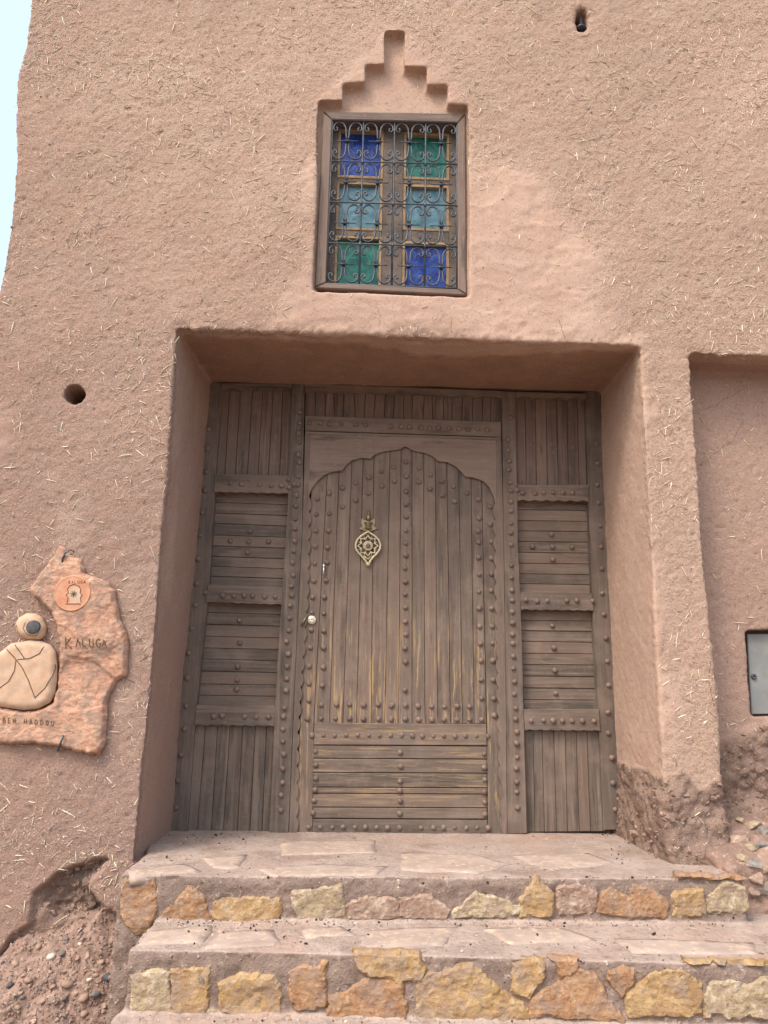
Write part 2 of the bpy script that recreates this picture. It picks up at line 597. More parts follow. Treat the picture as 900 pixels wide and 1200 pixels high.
M['green'] = mat_glass('green_glass', (0.008, 0.10, 0.085), (0.015, 0.17, 0.13))
M['pale'] = mat_glass('pale_blue_glass', (0.07, 0.17, 0.22), (0.13, 0.26, 0.32))
M['ochre'] = mat_stone('ochre_stone', (0.30, 0.18, 0.08), (0.40, 0.265, 0.13), (0.47, 0.37, 0.24))
M['orange'] = mat_stone('orange_stone', (0.26, 0.135, 0.070), (0.37, 0.215, 0.115), (0.46, 0.32, 0.2))
M['buff'] = mat_stone('buff_grey_stone', (0.32, 0.24, 0.145), (0.41, 0.32, 0.2), (0.56, 0.49, 0.40))
M['pink'] = mat_stone('pink_stone', (0.28, 0.18, 0.13), (0.37, 0.25, 0.18), (0.56, 0.47, 0.41))
M['mortar'] = mat_simple('pink_mortar', (0.27, 0.175, 0.14), (0.36, 0.235, 0.19), 9, 0.95, 0.1, 0.5, 0.012, 0, 90, (0.43, 0.30, 0.25))
M['flag'] = mat_simple('pale_flagstone', (0.32, 0.245, 0.203), (0.41, 0.32, 0.268), 10, 0.8, 0.2, 0.3, 0.004, 0, 90, (0.56, 0.41, 0.28))
M['sign'] = mat_stone('carved_sandstone', (0.42, 0.225, 0.15), (0.50, 0.295, 0.20), (0.60, 0.42, 0.30))
M['sign_pale'] = mat_simple('pale_sandstone', (0.44, 0.30, 0.205), (0.53, 0.38, 0.275), 16, 0.85, 0.2, 0.3, 0.003, 0, 120, (0.55, 0.32, 0.19))
M['sign_orange'] = mat_simple('orange_painted_stone', (0.46, 0.20, 0.11), (0.54, 0.30, 0.19), 24, 0.7, 0.3, 0.2, 0.002)
M['slate'] = mat_simple('blue_grey_inlay', (0.05, 0.05, 0.052), (0.12, 0.12, 0.12), 40, 0.9, 0.1, 0.4, 0.002)
M['groove'] = mat_simple('carved_groove', (0.12, 0.07, 0.045), (0.18, 0.10, 0.065), 40)
M['soil'] = mat_simple('dark_soil', (0.10, 0.06, 0.045), (0.15, 0.09, 0.065), 40)
M['earth'] = mat_simple('stony_earth', (0.185, 0.122, 0.096), (0.29, 0.195, 0.152), 11, 0.95, 0.1, 0.9, 0.02, 0, 60, (0.36, 0.25, 0.20))
M['ground'] = mat_simple('dry_ground', (0.20, 0.145, 0.11), (0.27, 0.195, 0.15), 2.5, 0.95, 0.1, 0.5, 0.02, 0, 60)
M['plate'] = mat_simple('pale_blue_painted_metal', (0.19, 0.20, 0.195), (0.24, 0.25, 0.24), 9, 0.7, 0.3, 0.15, 0.003, 0.0, 60, (0.28, 0.22, 0.175))
M['tint'] = mat_attr('tinted_chips')

# ------------------------------------------------------------------ ground and sky side
YF = -0.62                                       # front face of the mud wall
gz = -1.02
gm = []
gv, gf = [], []
gxs = [-900, -200, -40, -12, -6, -3, 0, 3, 6, 12, 40, 200, 900]
for j, y in enumerate(gxs):
    for i, x in enumerate(gxs):
        gv.append((x, y, gz))
n_ = len(gxs)
for j in range(n_ - 1):
    for i in range(n_ - 1):
        gf.append((j * n_ + i, j * n_ + i + 1, (j + 1) * n_ + i + 1, (j + 1) * n_ + i))
g = link_mesh('ground', mesh_from('ground', gv, gf), M['ground'], centre=False)
tag(g, kind='structure')

# ------------------------------------------------------------------ adobe house: the front wall
house = empty('adobe_house', (0, 0.2, gz), 'tall red mud and straw adobe house with studded wooden doorway and coloured window', 'house')

def prism_xz(px, y0, y1):
    pts = [PY(a, b, y0) for a, b in px]
    return slab_bm([Vector((p.x, y0, p.z)) for p in pts], [Vector((p.x, y1, p.z)) for p in pts], 0)

left_outline = [(47, -140), (36, 0), (31, 55), (22, 90), (18, 200), (10, 262), (0, 330), (-12, 400), (-42, 640), (-75, 900), (-100, 1250)]
xr = 3.4
L = [PY(a, b, YF) for a, b in left_outline]
body = [Vector((p.x, YF, p.z)) for p in L]
zt = body[0].z
body[-1].z = gz - 0.15
outline = [Vector((xr, YF, zt))] + body + [Vector((xr, YF, gz - 0.15))]
solid = slab_bm(outline, [Vector((p.x, 0.30, p.z)) for p in outline], 0)

cut = []
fq = [PY(a, b, YF - 0.25) for a, b in [(204, 362), (757, 383), (795, 1120), (136, 1120)]]
def lerp_quad(front, back, yf0, yb0, y):
    t = (y - yf0) / (yb0 - yf0)
    return [Vector((f.x + (b.x - f.x) * t, y, f.z + (b.z - f.z) * t)) for f, b in zip(front, back)]
F4 = [PY(a, b, YF) for a, b in [(207, 384), (750, 405), (784, 1020), (156, 1012)]]
B4 = [PY(a, b, 0.0) for a, b in [(246, 447), (703, 460), (727, 990), (198, 990)]]
cut.append(slab_bm(lerp_quad(F4, B4, YF, 0.0, YF - 0.3), lerp_quad(F4, B4, YF, 0.0, 0.09), 0))
# right-hand recess and the niche in it
q = [PY(a, b, YF) for a, b in [(808, 414), (1200, 432), (1200, 1150), (862, 1150)]]
q[1].x = q[2].x = xr + 0.2
cut.append(slab_bm([Vector((p.x, YF - 0.3, p.z)) for p in q], [Vector((p.x, YF + 0.20, p.z)) for p in q], 0))
YR = YF + 0.20
cut.append(prism_xz([(874, 739), (990, 738), (996, 838), (881, 840)], YR, YR + 0.12))
# stepped niche over the window, then the window opening
crenel = [(452, 35), (473, 35), (473, 77), (500, 78), (500, 99), (525, 99), (525, 121), (549, 122), (551, 349), (366, 342), (374, 117), (402, 117), (402, 97), (429, 96), (429, 75), (452, 75)]
def cutter(px, y, d):
    pts = [PY(a, b, y) for a, b in px]
    return slab_bm([Vector((p.x, y - 0.06, p.z)) for p in pts], [Vector((p.x, y + d, p.z)) for p in pts], 0)
cut.append(cutter(crenel, YF, 0.056))
cut.append(cutter([(381, 133), (544, 136), (547, 346), (371, 339)], YF, 0.30))
def blob_px(cx, cy, rx, ry, n=14, rot=0):
    return [(cx + rx * math.cos(2 * math.pi * k / n + rot), cy + ry * math.sin(2 * math.pi * k / n + rot)) for k in range(n)]
cut.append(cutter(blob_px(87, 462, 12, 11), YF, 0.26))
cut.append(cutter([(674, 12), (681, 8), (688, 11), (691, 20), (690, 33), (684, 41), (676, 38), (672, 26)], YF, 0.16))
# niche cutter has to start ahead of the recess wall
cut[2] = cutter([(874, 739), (990, 738), (996, 838), (881, 840)], YR, 0.10)
me = voxel_mesh('wall', [solid], cut, 0.0092)

co = get_co(me)
# soften the arrises a little
def adj_smooth(me, co, it, fac=0.5, mask=None):
    ne = len(me.edges)
    e = np.empty(ne * 2, dtype=np.int64); me.edges.foreach_get('vertices', e); e = e.reshape(-1, 2)
    cnt = np.bincount(e.ravel(), minlength=len(co)).astype(float)
    for _ in range(it):
        s = np.zeros_like(co)
        for k in range(3):
            s[:, k] = np.bincount(e[:, 0], co[e[:, 1], k], len(co)) + np.bincount(e[:, 1], co[e[:, 0], k], len(co))
        co = co + (s / cnt[:, None] - co) * fac
    return co
co = adj_smooth(me, co, 1, 0.5)
set_co(me, co)
no = get_no(me)
print('wall verts', len(co))
wob = np.c_[fbm(co, 9, 3, 31), np.zeros(len(co)), fbm(co, 9, 3, 37)] * 0.022
wob2 = np.c_[fbm(co, 3.5, 5, 33), fbm(co, 3.5, 5, 39)] * 0.16
xz = (co + wob)[:, [0, 2]]
def poly_w(px, y=YF):
    return [(PY(a, b, y).x, PY(a, b, y).z) for a, b in px]
front = sstep(0.3, 0.8, -no[:, 1])
onface = (co[:, 1] < YF + 0.03)
# trowelled plaster patches
sm = np.zeros(len(co))
for pl, soft in [([(330, 396), (350, 350), (368, 335), (372, 120), (452, 40), (474, 40), (550, 122), (556, 205), (590, 200), (640, 235), (690, 320), (735, 398)], 0.10),
                 ([(735, 395), (760, 400), (762, 640), (775, 800), (760, 980), (735, 980)], 0.06),
                 ([(-120, 480), (10, 470), (30, 520), (0, 545), (-120, 560)], 0.06)]:
    sm = np.maximum(sm, sstep(soft, -soft, sdf_poly(co[:, [0, 2]] + wob2 * (1.0 if soft > .07 or True else 1), poly_w(pl))))
XS = PY(795, 600, YF).x
inrec = (co[:, 1] > YF + 0.05) & (co[:, 0] < XS)
sm[inrec] = np.maximum(sm[inrec], 0.75)
rrec = (co[:, 1] > YF + 0.1) & (co[:, 0] > XS)
# bare eroded earth at the wall's foot
rawp = [
    [(-200, 1190), (-60, 1140), (0, 1117), (14, 1096), (36, 1083), (39, 1047), (57, 1032), (81, 1017), (105, 1006), (126, 1008), (108, 1030), (103, 1044), (120, 1062), (140, 1072), (160, 1090), (150, 1400), (-200, 1400)],
    [(735, 925), (745, 905), (768, 902), (790, 915), (800, 905), (822, 925), (842, 912), (864, 940), (880, 1300), (700, 1300)],
]
raw = np.zeros(len(co))
for pl in rawp:
    raw = np.maximum(raw, sstep(0.010, -0.012, sdf_poly(xz, poly_w(pl))))
rr = sstep(0.02, -0.02, sdf_poly(xz, poly_w([(835, 900), (846, 868), (870, 858), (895, 850), (1000, 850), (1200, 1300), (835, 1300)], YR)))
raw = np.where(rrec, rr, raw)
sm[rrec] = 0
raw[inrec & (co[:, 2] > 0.35)] = 0
sm *= (1 - raw)
sm[rrec] = 0.25
jr = inrec & (co[:, 2] < 0.35)
raw[jr] = np.maximum(raw[jr], 0.0)
d = 0.016 * fbm(co, 1.4, 2, 1) + 0.0045 * fbm(co, 5.5, 3, 3) + (0.0028 - 0.0016 * sm) * fbm(co, 26, 3, 5) + (0.0030 - 0.0022 * sm) * fbm(co, 75, 1, 6)
d += raw * (0.016 * fbm(co, 9, 3, 8) + 0.013 * fbm(co, 40, 4, 12) + 0.004 * fbm(co, 100, 2, 17) - 0.010 * sstep(.1, .5, fbm(co, 22, 2, 13)))
edge = np.minimum(np.abs(sdf_poly(co[:, [0, 2]], [(p.x, p.z) for p in F4])), np.abs(sdf_poly(co[:, [0, 2]], [(p.x, p.z) for p in q])))
edge = sstep(0.06, 0.0, edge) * (co[:, 1] < YF + 0.05)
lint = np.where(co[:, 2] > F4[1].z - 0.06, 1.0, 0.35)
d += edge * lint * (0.010 * fbm(co, 15, 3, 14) + 0.007 * fbm(co, 60, 2, 15) - 0.002)
# plaster skin has thickness: where it is gone the surface lies deeper
pier = (co[:, 0] > 0.9)
d += raw * np.where(rrec, 0.03, np.where(pier, 0.012, -0.026))
# plaster patch edges make a faint lip
d += 0.002 * (sm > 0.5) * front * onface
# pits
pit = vnoise(co * 38, 77)
d -= 0.006 * sstep(0.66, 0.88, pit) * (1 - sm * 0.6)
rid = 1 - np.abs(fbm(co * np.array([1.0, 1, 1.8]), 5, 3, 91)) * 3
d += sm * onface * 0.0035 * np.clip(rid, 0, 1)
d -= sm * onface * 0.004 * sstep(0.25, 0.5, fbm(co, 11, 4, 93))
co2 = co + no * d[:, None]
# the foot of the pier swells outwards
cx = PY(800, 960, YF).x
sw = np.exp(-((co[:, 0] - cx) / 0.30) ** 2) * sstep(0.22, -0.15, co[:, 2]) * front * onface
co2[:, 1] -= 0.06 * sw
swr = sstep(0.25, -0.1, co[:, 2]) * rrec * front
co2[:, 1] -= 0.10 * swr
# cavity at bottom left
cav = sstep(0.01, -0.03, sdf_poly(xz, poly_w([(39, 1047), (57, 1032), (81, 1017), (105, 1006), (126, 1008), (105, 1032), (103, 1044), (122, 1062), (114, 1076), (87, 1080), (60, 1080)])))
co2[:, 1] += 0.036 * cav * front * onface * (1 + 0.7 * fbm(co, 25, 3, 40) + 0.5 * fbm(co, 60, 2, 41))
set_co(me, co2)
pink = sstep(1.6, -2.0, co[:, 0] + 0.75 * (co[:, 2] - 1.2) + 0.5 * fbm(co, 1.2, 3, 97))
deep_tone = np.where(rrec, 0.75, pink)  # darker pinkish tone growing towards lower left, constant in the right-hand recess
set_mask(me, 'mask', np.c_[sm, raw, deep_tone])
# soffit's brown plaster coloured darker as shade, peeled to paler along its front edge
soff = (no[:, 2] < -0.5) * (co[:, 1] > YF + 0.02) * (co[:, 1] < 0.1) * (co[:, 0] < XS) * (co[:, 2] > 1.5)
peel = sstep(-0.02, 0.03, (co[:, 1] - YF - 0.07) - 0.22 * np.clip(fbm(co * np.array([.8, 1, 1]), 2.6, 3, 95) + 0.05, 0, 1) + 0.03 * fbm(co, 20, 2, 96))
set_mask(me, 'soffit_shade', np.c_[soff * peel * 0.85, soff * 0, soff * 0])
# drop the hidden rear side of this mesh
bm = bmesh.new(); bm.from_mesh(me)
bmesh.ops.delete(bm, geom=[f for f in bm.faces if f.calc_center_median().y > 0.285], context='FACES')
bm.to_mesh(me); bm.free()
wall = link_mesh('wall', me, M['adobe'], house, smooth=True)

# rest of the house behind
hx0 = min(p.x for p in L) + 0.75
bm = bmesh.new()
zz = zt - 0.02
xl_top = PY(36, 0, YF).x + 0.06
fr = [Vector((xl_top, 0.24, zz)), Vector((PY(-42, 640, YF).x + 0.10, 0.24, gz)), Vector((xr - 0.03, 0.24, gz)), Vector((xr - 0.03, 0.24, zz))]
bk = [Vector((p.x + (0.2 if p.x < 0 else 0), 6.0, p.z)) for p in fr]
slab_bm(fr, bk, 0, bm)
me = bm_mesh('rear_wall', bm)
set_mask(me, 'soffit_shade', np.zeros((len(me.vertices), 3)))
set_mask(me, 'mask', np.zeros((len(me.vertices), 3)))
link_mesh('rear_wall', me, M['adobe'], house)

# ---- straw, chips and cracks in the daub
def surface_sample(me, n, weightfn):
    me.calc_loop_triangles()
    nt = len(me.loop_triangles)
    tri = np.empty(nt * 3, dtype=np.int64); me.loop_triangles.foreach_get('vertices', tri); tri = tri.reshape(-1, 3)
    c = get_co(me)
    a, b, cc = c[tri[:, 0]], c[tri[:, 1]], c[tri[:, 2]]
    nn = np.cross(b - a, cc - a)
    ar = np.linalg.norm(nn, axis=1)
    nn /= np.maximum(ar, 1e-12)[:, None]
    cen = (a + b + cc) / 3
    wt = ar * weightfn(cen, nn, tri)
    wt /= wt.sum()
    idx = rng.choice(nt, n, p=wt)
    r1, r2 = rng.random(n), rng.random(n)
    s = np.sqrt(r1)
    p = (1 - s)[:, None] * a[idx] + (s * (1 - r2))[:, None] * b[idx] + (s * r2)[:, None] * cc[idx]
    return p, nn[idx]

def tint_attr(me, cols):
    a = me.color_attributes.new('tint', 'FLOAT_COLOR', 'POINT')
    c = np.ones((len(me.vertices), 4), dtype=np.float32)
    c[:, :3] = cols
    a.data.foreach_set('color', c.ravel())

def strands(name, p, nrm, length, width, cols, parent, stations=4, curl=0.10):
    n = len(p)
    rnd = rng.normal(size=(n, 3))
    t = rnd - (rnd * nrm).sum(1)[:, None] * nrm
    t /= np.linalg.norm(t, axis=1)[:, None]
    s = np.cross(nrm, t)
    V, C = [], []
    bend = rng.normal(0, curl, n)
    tip = rng.uniform(-0.1, 0.22, n)
    for k in range(stations):
        u = k / (stations - 1) - 0.5
        ctr = p + t * (u * length)[:, None] + s * (bend * length * (u * u - 0.1))[:, None] + nrm * (0.0006 + np.abs(tip) * length * (u + 0.5) * 0.35)[:, None]
        wd = width * (1.0 if 0 < k < stations - 1 else 0.55)
        V += [ctr + s * wd[:, None] * 0.5, ctr - s * wd[:, None] * 0.5, ctr + nrm * wd[:, None] * 0.55]
    V = np.stack(V, 1)                                  # n, stations*3, 3
    m = stations * 3
    F = []
    for k in range(stations - 1):
        a = k * 3; b = a + 3
        for i in range(3):
            j = (i + 1) % 3
            F.append((a + i, a + j, b + j)); F.append((a + i, b + j, b + i))
    F.append((0, 2, 1)); F.append((m - 3, m - 2, m - 1))
    F = np.array(F)
    faces = (F[None] + (np.arange(n) * m)[:, None, None]).reshape(-1, 3)
    me = bpy.data.meshes.new(name)
    me.vertices.add(n * m); me.vertices.foreach_set('co', V.reshape(-1))
    me.loops.add(len(faces) * 3); me.loops.foreach_set('vertex_index', faces.ravel().astype(np.int32))
    me.polygons.add(len(faces)); me.polygons.foreach_set('loop_start', np.arange(0, len(faces) * 3, 3, dtype=np.int32))
    me.polygons.foreach_set('loop_total', np.full(len(faces), 3, dtype=np.int32))
    me.update(calc_edges=True); me.validate()
    tint_attr(me, np.repeat(cols, m, axis=0))
    o = link_mesh(name, me, M['tint'], parent, centre=False)
    return o

wm = wall.data
worg = np.array(ORG[wall.name])
att = np.empty(len(wm.vertices) * 4, dtype=np.float32)
wm.color_attributes['mask'].data.foreach_get('color', att)
att = att.reshape(-1, 4)
def wfn(c, nn, tri):
    cw = c + worg
    m = att[tri].mean(1)
    w_ = (nn[:, 1] < -0.4) * (1 - 0.93 * m[:, 0]) * (1 - 0.85 * m[:, 1])
    w_ = w_ * np.where(cw[:, 1] > YF + 0.1, 0.45, 1.0) * (cw[:, 1] < YR + 0.06)
    cl = 0.35 + 1.3 * sstep(-0.2, 0.5, fbm(cw, 3.2, 3, 90))
    return w_ * cl
def straw_cols(n):
    base = np.array([0.78, 0.63, 0.49])
    c = base * np.where(rng.random((n, 1)) < 0.15, rng.uniform(0.3, 0.6, (n, 1)), rng.uniform(0.65, 1.3, (n, 1))) * (1 + rng.normal(0, 0.05, (n, 3)))
    return np.clip(c, 0, 0.85)
n1 = 6500
p, nn = surface_sample(wm, n1, wfn)
o = strands('straw', p + worg, nn, rng.gamma(2.4, 0.0105, n1) + 0.010, rng.uniform(0.0020, 0.0046, n1), straw_cols(n1), wall)
tag(o, kind='stuff')
n2 = 34000
p, nn = surface_sample(wm, n2, wfn)
o = strands('chaff', p + worg, nn, rng.uniform(0.005, 0.016, n2), rng.uniform(0.0016, 0.0036, n2), straw_cols(n2), wall, 2)
tag(o, kind='stuff')

ico = bmesh.new(); bmesh.ops.create_icosphere(ico, subdivisions=1, radius=1.0)
ICO_V = np.array([tuple(v.co) for v in ico.verts]); ICO_F = np.array([[v.index for v in f.verts] for f in ico.faces]); ico.free()
ico = bmesh.new(); bmesh.ops.create_icosphere(ico, subdivisions=2, radius=1.0)
ICO2_V = np.array([tuple(v.co) for v in ico.verts]); ICO2_F = np.array([[v.index for v in f.verts] for f in ico.faces]); ico.free()

def chips(name, p, size, cols, parent, flat=0.6, mat=None, kind='stuff', sub=1):
    IV, IF = (ICO_V, ICO_F) if sub == 1 else (ICO2_V, ICO2_F)
    n = len(p)
    V = []
    for k in range(n):
        A = rng.normal(size=(3, 3)); Q, _ = np.linalg.qr(A)
        v = IV * (1 + 0.22 * rng.normal(size=(len(IV), 1)) * (1 if sub == 1 else 0.25))
        v = v * np.array([1, rng.uniform(0.6, 1), flat * rng.uniform(0.7, 1.2)]) * size[k]
        V.append(v @ Q + p[k])
    V = np.concatenate(V)
    m = len(IV)
    F = (IF[None] + (np.arange(n) * m)[:, None, None]).reshape(-1, 3)
    me = mesh_from(name, V, F.tolist())
    tint_attr(me, np.repeat(cols, m, axis=0))
    o = link_mesh(name, me, mat or M['tint'], parent, centre=False, smooth=(sub > 1))
    return tag(o, kind=kind)

GREYS = np.array([[0.20, 0.23, 0.24], [0.10, 0.10, 0.11], [0.55, 0.50, 0.44], [0.32, 0.30, 0.28], [0.42, 0.27, 0.2], [0.30, 0.36, 0.38]])
p, nn = surface_sample(wm, 260, wfn)
chips('grit', p + worg, rng.uniform(0.002, 0.006, 260), GREYS[rng.integers(0, 6, 260)], wall)
p, nn = surface_sample(wm, 2600, lambda c, n_, t: (n_[:, 1] < -0.2) * (1 - 0.8 * att[t].mean(1)[:, 0]) * (1 + 3 * att[t].mean(1)[:, 1]))
c_ = np.array([0.40, 0.25, 0.185]) * rng.uniform(0.7, 1.2, (2600, 1))
chips('clay_crumbs', p + worg, rng.uniform(0.002, 0.0065, 2600), c_, wall)
def hull(seed, n=13, squash=(1, .8, .7)):
    rr_ = np.random.default_rng(seed)
    v = rr_.normal(size=(n, 3)); v /= np.linalg.norm(v, axis=1)[:, None]
    v *= rr_.uniform(.8, 1.1, (n, 1)) * np.array(squash)
    b = bmesh.new()
    for q_ in v: b.verts.new(q_)
    r_ = bmesh.ops.convex_hull(b, input=b.verts)
    for g_ in list({x for x in r_['geom_interior'] + r_['geom_unused'] if isinstance(x, bmesh.types.BMVert)}): b.verts.remove(g_)
    b.verts.index_update()
    V_ = np.array([tuple(x.co) for x in b.verts]); F_ = np.array([[x.index for x in f.verts] for f in b.faces]); b.free()
    return V_, F_
HULLS = [hull(k) for k in range(10)]
def clods(name, p, size, cols, parent):
    V, F, C, off_ = [], [], [], 0
    for k in range(len(p)):
        hv, hf_ = HULLS[k % 10]
        Q, _ = np.linalg.qr(rng.normal(size=(3, 3)))
        V.append((hv * size[k]) @ Q + p[k]); F += (hf_ + off_).tolist(); off_ += len(hv); C.append(np.repeat(cols[k:k + 1], len(hv), 0))
    me = mesh_from(name, np.concatenate(V), F)
    tint_attr(me, np.concatenate(C))
    return tag(link_mesh(name, me, M['tint'], parent, centre=False), kind='stuff')
n_c = 3200
p, nn = surface_sample(wm, n_c, lambda c, n_, t: (att[t].mean(1)[:, 1] > 0.6) * (n_[:, 1] < -0.1) * 1.0)
clods('clods', p + worg, rng.gamma(1.8, .0035, n_c) + .003, np.array([0.25, 0.17, 0.13]) * rng.uniform(.55, 1.3, (n_c, 1)), wall)
def crack(px, y, w0=0.0022, wave=1.3):
    """an open crack: a thin dark furrow with crumbled sides following the wall face"""
    pts = []
    for (a, b), (c, d_) in zip(px, px[1:]):
        m = max(2, int(math.hypot(c - a, d_ - b) / 3))
        for k in range(m):
            pts.append((a + (c - a) * k / m + random.uniform(-wave, wave) * 0.6, b + (d_ - b) * k / m + random.uniform(-wave, wave) * 0.6))
    pts.append(px[-1])
    return [PY(a, b, y) for a, b in pts], w0
from mathutils.bvhtree import BVHTree
wb = bmesh.new(); wb.from_mesh(wm)
wbvh = BVHTree.FromBMesh(wb)
def on_wall(v):
    o_ = Vector(v) - Vector(worg)
    hit = wbvh.ray_cast(Vector((o_.x, YF - 0.4 - worg[1], o_.z)), Vector((0, 1, 0)))
    return hit
crk = [([(528, 372), (530, 392)], YF), ([(655, 376), (662, 396)], YF), ([(441, 360), (446, 372), (443, 384)], YF), ([(147, 795), (158, 800)], YF),
       ([(127, 818), (128, 832), (129, 844)], YF), ([(134, 800), (127, 815)], YF), ([(45, 607), (50, 622), (58, 634)], YF),
       ([(832, 775), (829, 800), (836, 828)], YF), ([(786, 945), (795, 965), (796, 976)], YF),
       ([(815, 484), (840, 474), (860, 462), (880, 450)], YR), ([(820, 545), (842, 528), (860, 515), (872, 490)], YR),
       ]
cb = bmesh.new()
for px, y in crk:
    pts, w0 = crack(px, y)
    qs = []
    for v in pts:
        h = on_wall(v)
        if h[0] is None: continue
        qs.append(h[0] + Vector(worg) - h[1] * 0.0008)
    if len(qs) > 2:
        n = len(qs)
        tube_bm(cb, qs, random.uniform(0.0012, 0.0020), 4)
o = link_mesh('crack', bm_mesh('crack', cb), M['soil'], wall)
tag(o, kind='stuff')

# ------------------------------------------------------------------ woodwork
def c2(x, y): return (190 + x / 3.0, 370 + y / 3.0)
def c3(x, y): return (450 + x / 2.903, 370 + y / 2.903)
def c4(x, y): return (190 + x / 3.0, 680 + y / 3.0)
def c5(x, y): return (450 + x / 2.903, 680 + y / 2.903)

STUDS = []
for k in range(4):
    b_ = bmesh.new()
    r_ = 0.0143
    s_ = random.uniform(0.9, 1.1)
    lathe_bm(b_, [(r_ * 1.05, -0.004), (r_, 0.002 * s_), (r_ * 0.72, 0.0100 * s_), (0, 0.0135 * s_)], Vector((0, 0, 0)), seg=9)
    for v in b_.verts:
        v.co += Vector((random.uniform(-1, 1), 0, random.uniform(-1, 1))) * 0.0009
    m_ = bm_mesh('stud', b_)
    m_.materials.append(M['stud'])
    m_.polygons.foreach_set('use_smooth', [True] * len(m_.polygons))
    STUDS.append(m_)

def stud(p, y, parent, s=1.0):
    if random.random() < 0.012: return                     # a few have fallen out
    v = PY(p[0] + random.uniform(-.4, .4), p[1] + random.uniform(-.4, .4), y)
    me_ = random.choice(STUDS)
    o = bpy.data.objects.new('stud', me_)
    COL.objects.link(o)
    place(o, v, parent)
    sc_ = s * random.uniform(0.86, 1.12)
    o.scale = (sc_, sc_, sc_)
    o.rotation_euler = (random.uniform(-.12, .12), random.uniform(0, 6.28), random.uniform(-.12, .12))

def lobes(p0, p1, n, amp, seg=5):
    """points along p0->p1 bulging to the right-hand side of the direction in image space"""
    out = []
    dx, dy = p1[0] - p0[0], p1[1] - p0[1]
    L_ = math.hypot(dx, dy)
    nx, ny = -dy / L_, dx / L_
    for k in range(n):
        for j in range(seg):
            u = (k + j / seg) / n
            b_ = math.sin(math.pi * j / seg) ** 0.7 * amp if j else 0
            out.append((p0[0] + dx * u + nx * b_, p0[1] + dy * u + ny * b_))
    out.append(p1)
    return out

def interp(a, b, t): return (a[0] + (b[0] - a[0]) * t, a[1] + (b[1] - a[1]) * t)

def split_v(name, TL, TR, BR, BL, ts_top, ts_bot, y, yb, mat, parent, gap=0.25, jit=0.0012):
    """upright planks side by side between given fractions"""
    for (a0, a1), (b0, b1) in zip(zip(ts_top, ts_top[1:]), zip(ts_bot, ts_bot[1:])):
        wt_ = math.dist(TL, TR); g = gap / wt_
        px = [interp(TL, TR, a0 + g), interp(TL, TR, a1 - g), interp(BL, BR, b1 - g), interp(BL, BR, b0 + g)]
        board(name, px, y, yb, mat, parent, 0.0016, jit=jit)

def split_h(name, TL, TR, BR, BL, ts, y, yb, mat, parent, lap=0.0035, gap=0.18):
    for a, b in zip(ts, ts[1:]):
        h_ = math.dist(TL, BL); g = gap / h_
        px = [interp(TL, BL, a + g), interp(TR, BR, a + g), interp(TR, BR, b - g), interp(TL, BL, b - g)]
        board(name, px, y, yb, mat, parent, 0.0018, ytop=y + lap, jit=0.0012)

fr_even = lambda n, j=0.0: [0] + [(k + random.uniform(-j, j)) / n for k in range(1, n)] + [1]

# --- left side panel
YS, YRL, YPL = 0.000, -0.008, 0.042
lp = empty('side_panel', PY(205, 975, 0.03), 'left side panel of the doorway with overlapping boards and scalloped rails', parent=house)
board('stile', [(236, 447), (261, 448), (253, 556), (245, 688), (230, 828), (219, 977), (190, 977), (207, 800), (222, 620)], YS, 0.062, M['wood_v'], lp, 0.004)
board('rail', [(259, 449), (343, 449)] + lobes((343, 456), (260, 457), 4, 2.0), YRL, 0.062, M['wood_h'], lp)
split_v('plank', (260, 455), (344, 455), (340, 558), (252, 557), [0, .11, .26, .43, .57, .72, .85, 1], [0, .13, .27, .43, .57, .71, .86, 1], YPL - 0.012, 0.062, M['wood_dark'], lp)
board('rail', [(251, 555), (341, 557), (339, 579)] + lobes((338, 579), (251, 577), 7, 1.7)[1:], YRL, 0.062, M['wood_h'], lp)
tsl = [(v - 612) / (948 - 612) for v in (612, 655, 693, 730, 770, 808, 845, 880, 915, 948)]
split_h('lap_board', (251, 574), (338, 577), (333, 689), (243, 686), tsl, YPL, 0.062, M['wood_h'], lp)
board('rail', [(244, 685), (334, 688), (331, 709)] + lobes((330, 709), (240, 706), 7, 1.7)[1:], YRL, 0.062, M['wood_h'], lp)
tsl = [(v - 70) / (445 - 70) for v in (70, 113, 155, 197, 238, 278, 320, 365, 405, 445)]
split_h('lap_board', (241, 703), (331, 706), (324, 829), (229, 828), tsl, YPL, 0.062, M['wood_h'], lp)
board('rail', [(230, 826), (325, 827), (322, 852)] + lobes((322, 852), (227, 850), 7, 1.7)[1:], YRL, 0.062, M['wood_h'], lp)
split_v('plank', (227, 848), (323, 850), (317, 977), (217, 976), [0, .145, .295, .445, .60, .755, .89, 1], [0, .14, .30, .445, .61, .755, .90, 1], YPL - 0.016, 0.062, M['wood_v'], lp)
for a in [c2(240, 588), c2(280, 592), c2(343, 594), c2(383, 598), c2(420, 597), c2(213, 985), c2(253, 985), c2(288, 986), c2(318, 986), c2(360, 988), c2(397, 988),
          c4(182, 480), c4(212, 476), c4(290, 480), c4(330, 480), c4(375, 480)]: stud(a, YRL, lp)
for a in [c2(167, 325), c2(163, 398), c2(160, 468), c2(155, 550), c2(150, 615), c2(140, 692), c2(133, 772), c2(127, 855), c2(120, 942), c2(153, 975), c2(117, 1017),
          c4(105, 170), c4(95, 258), c4(87, 343), c4(84, 442), c4(80, 523), c4(67, 614), c4(55, 705), c4(47, 800)]: stud(a, YS, lp)
for a in [c2(309, 758), c2(239, 792), c2(305, 795), c2(374, 794), c2(299, 830), c4(273, 141), c4(273, 220), c4(265, 302), c4(265, 350), c4(263, 384), c2(322, 424), c2(400, 424), c2(316, 510)]: stud(a, YPL - 0.002, lp)

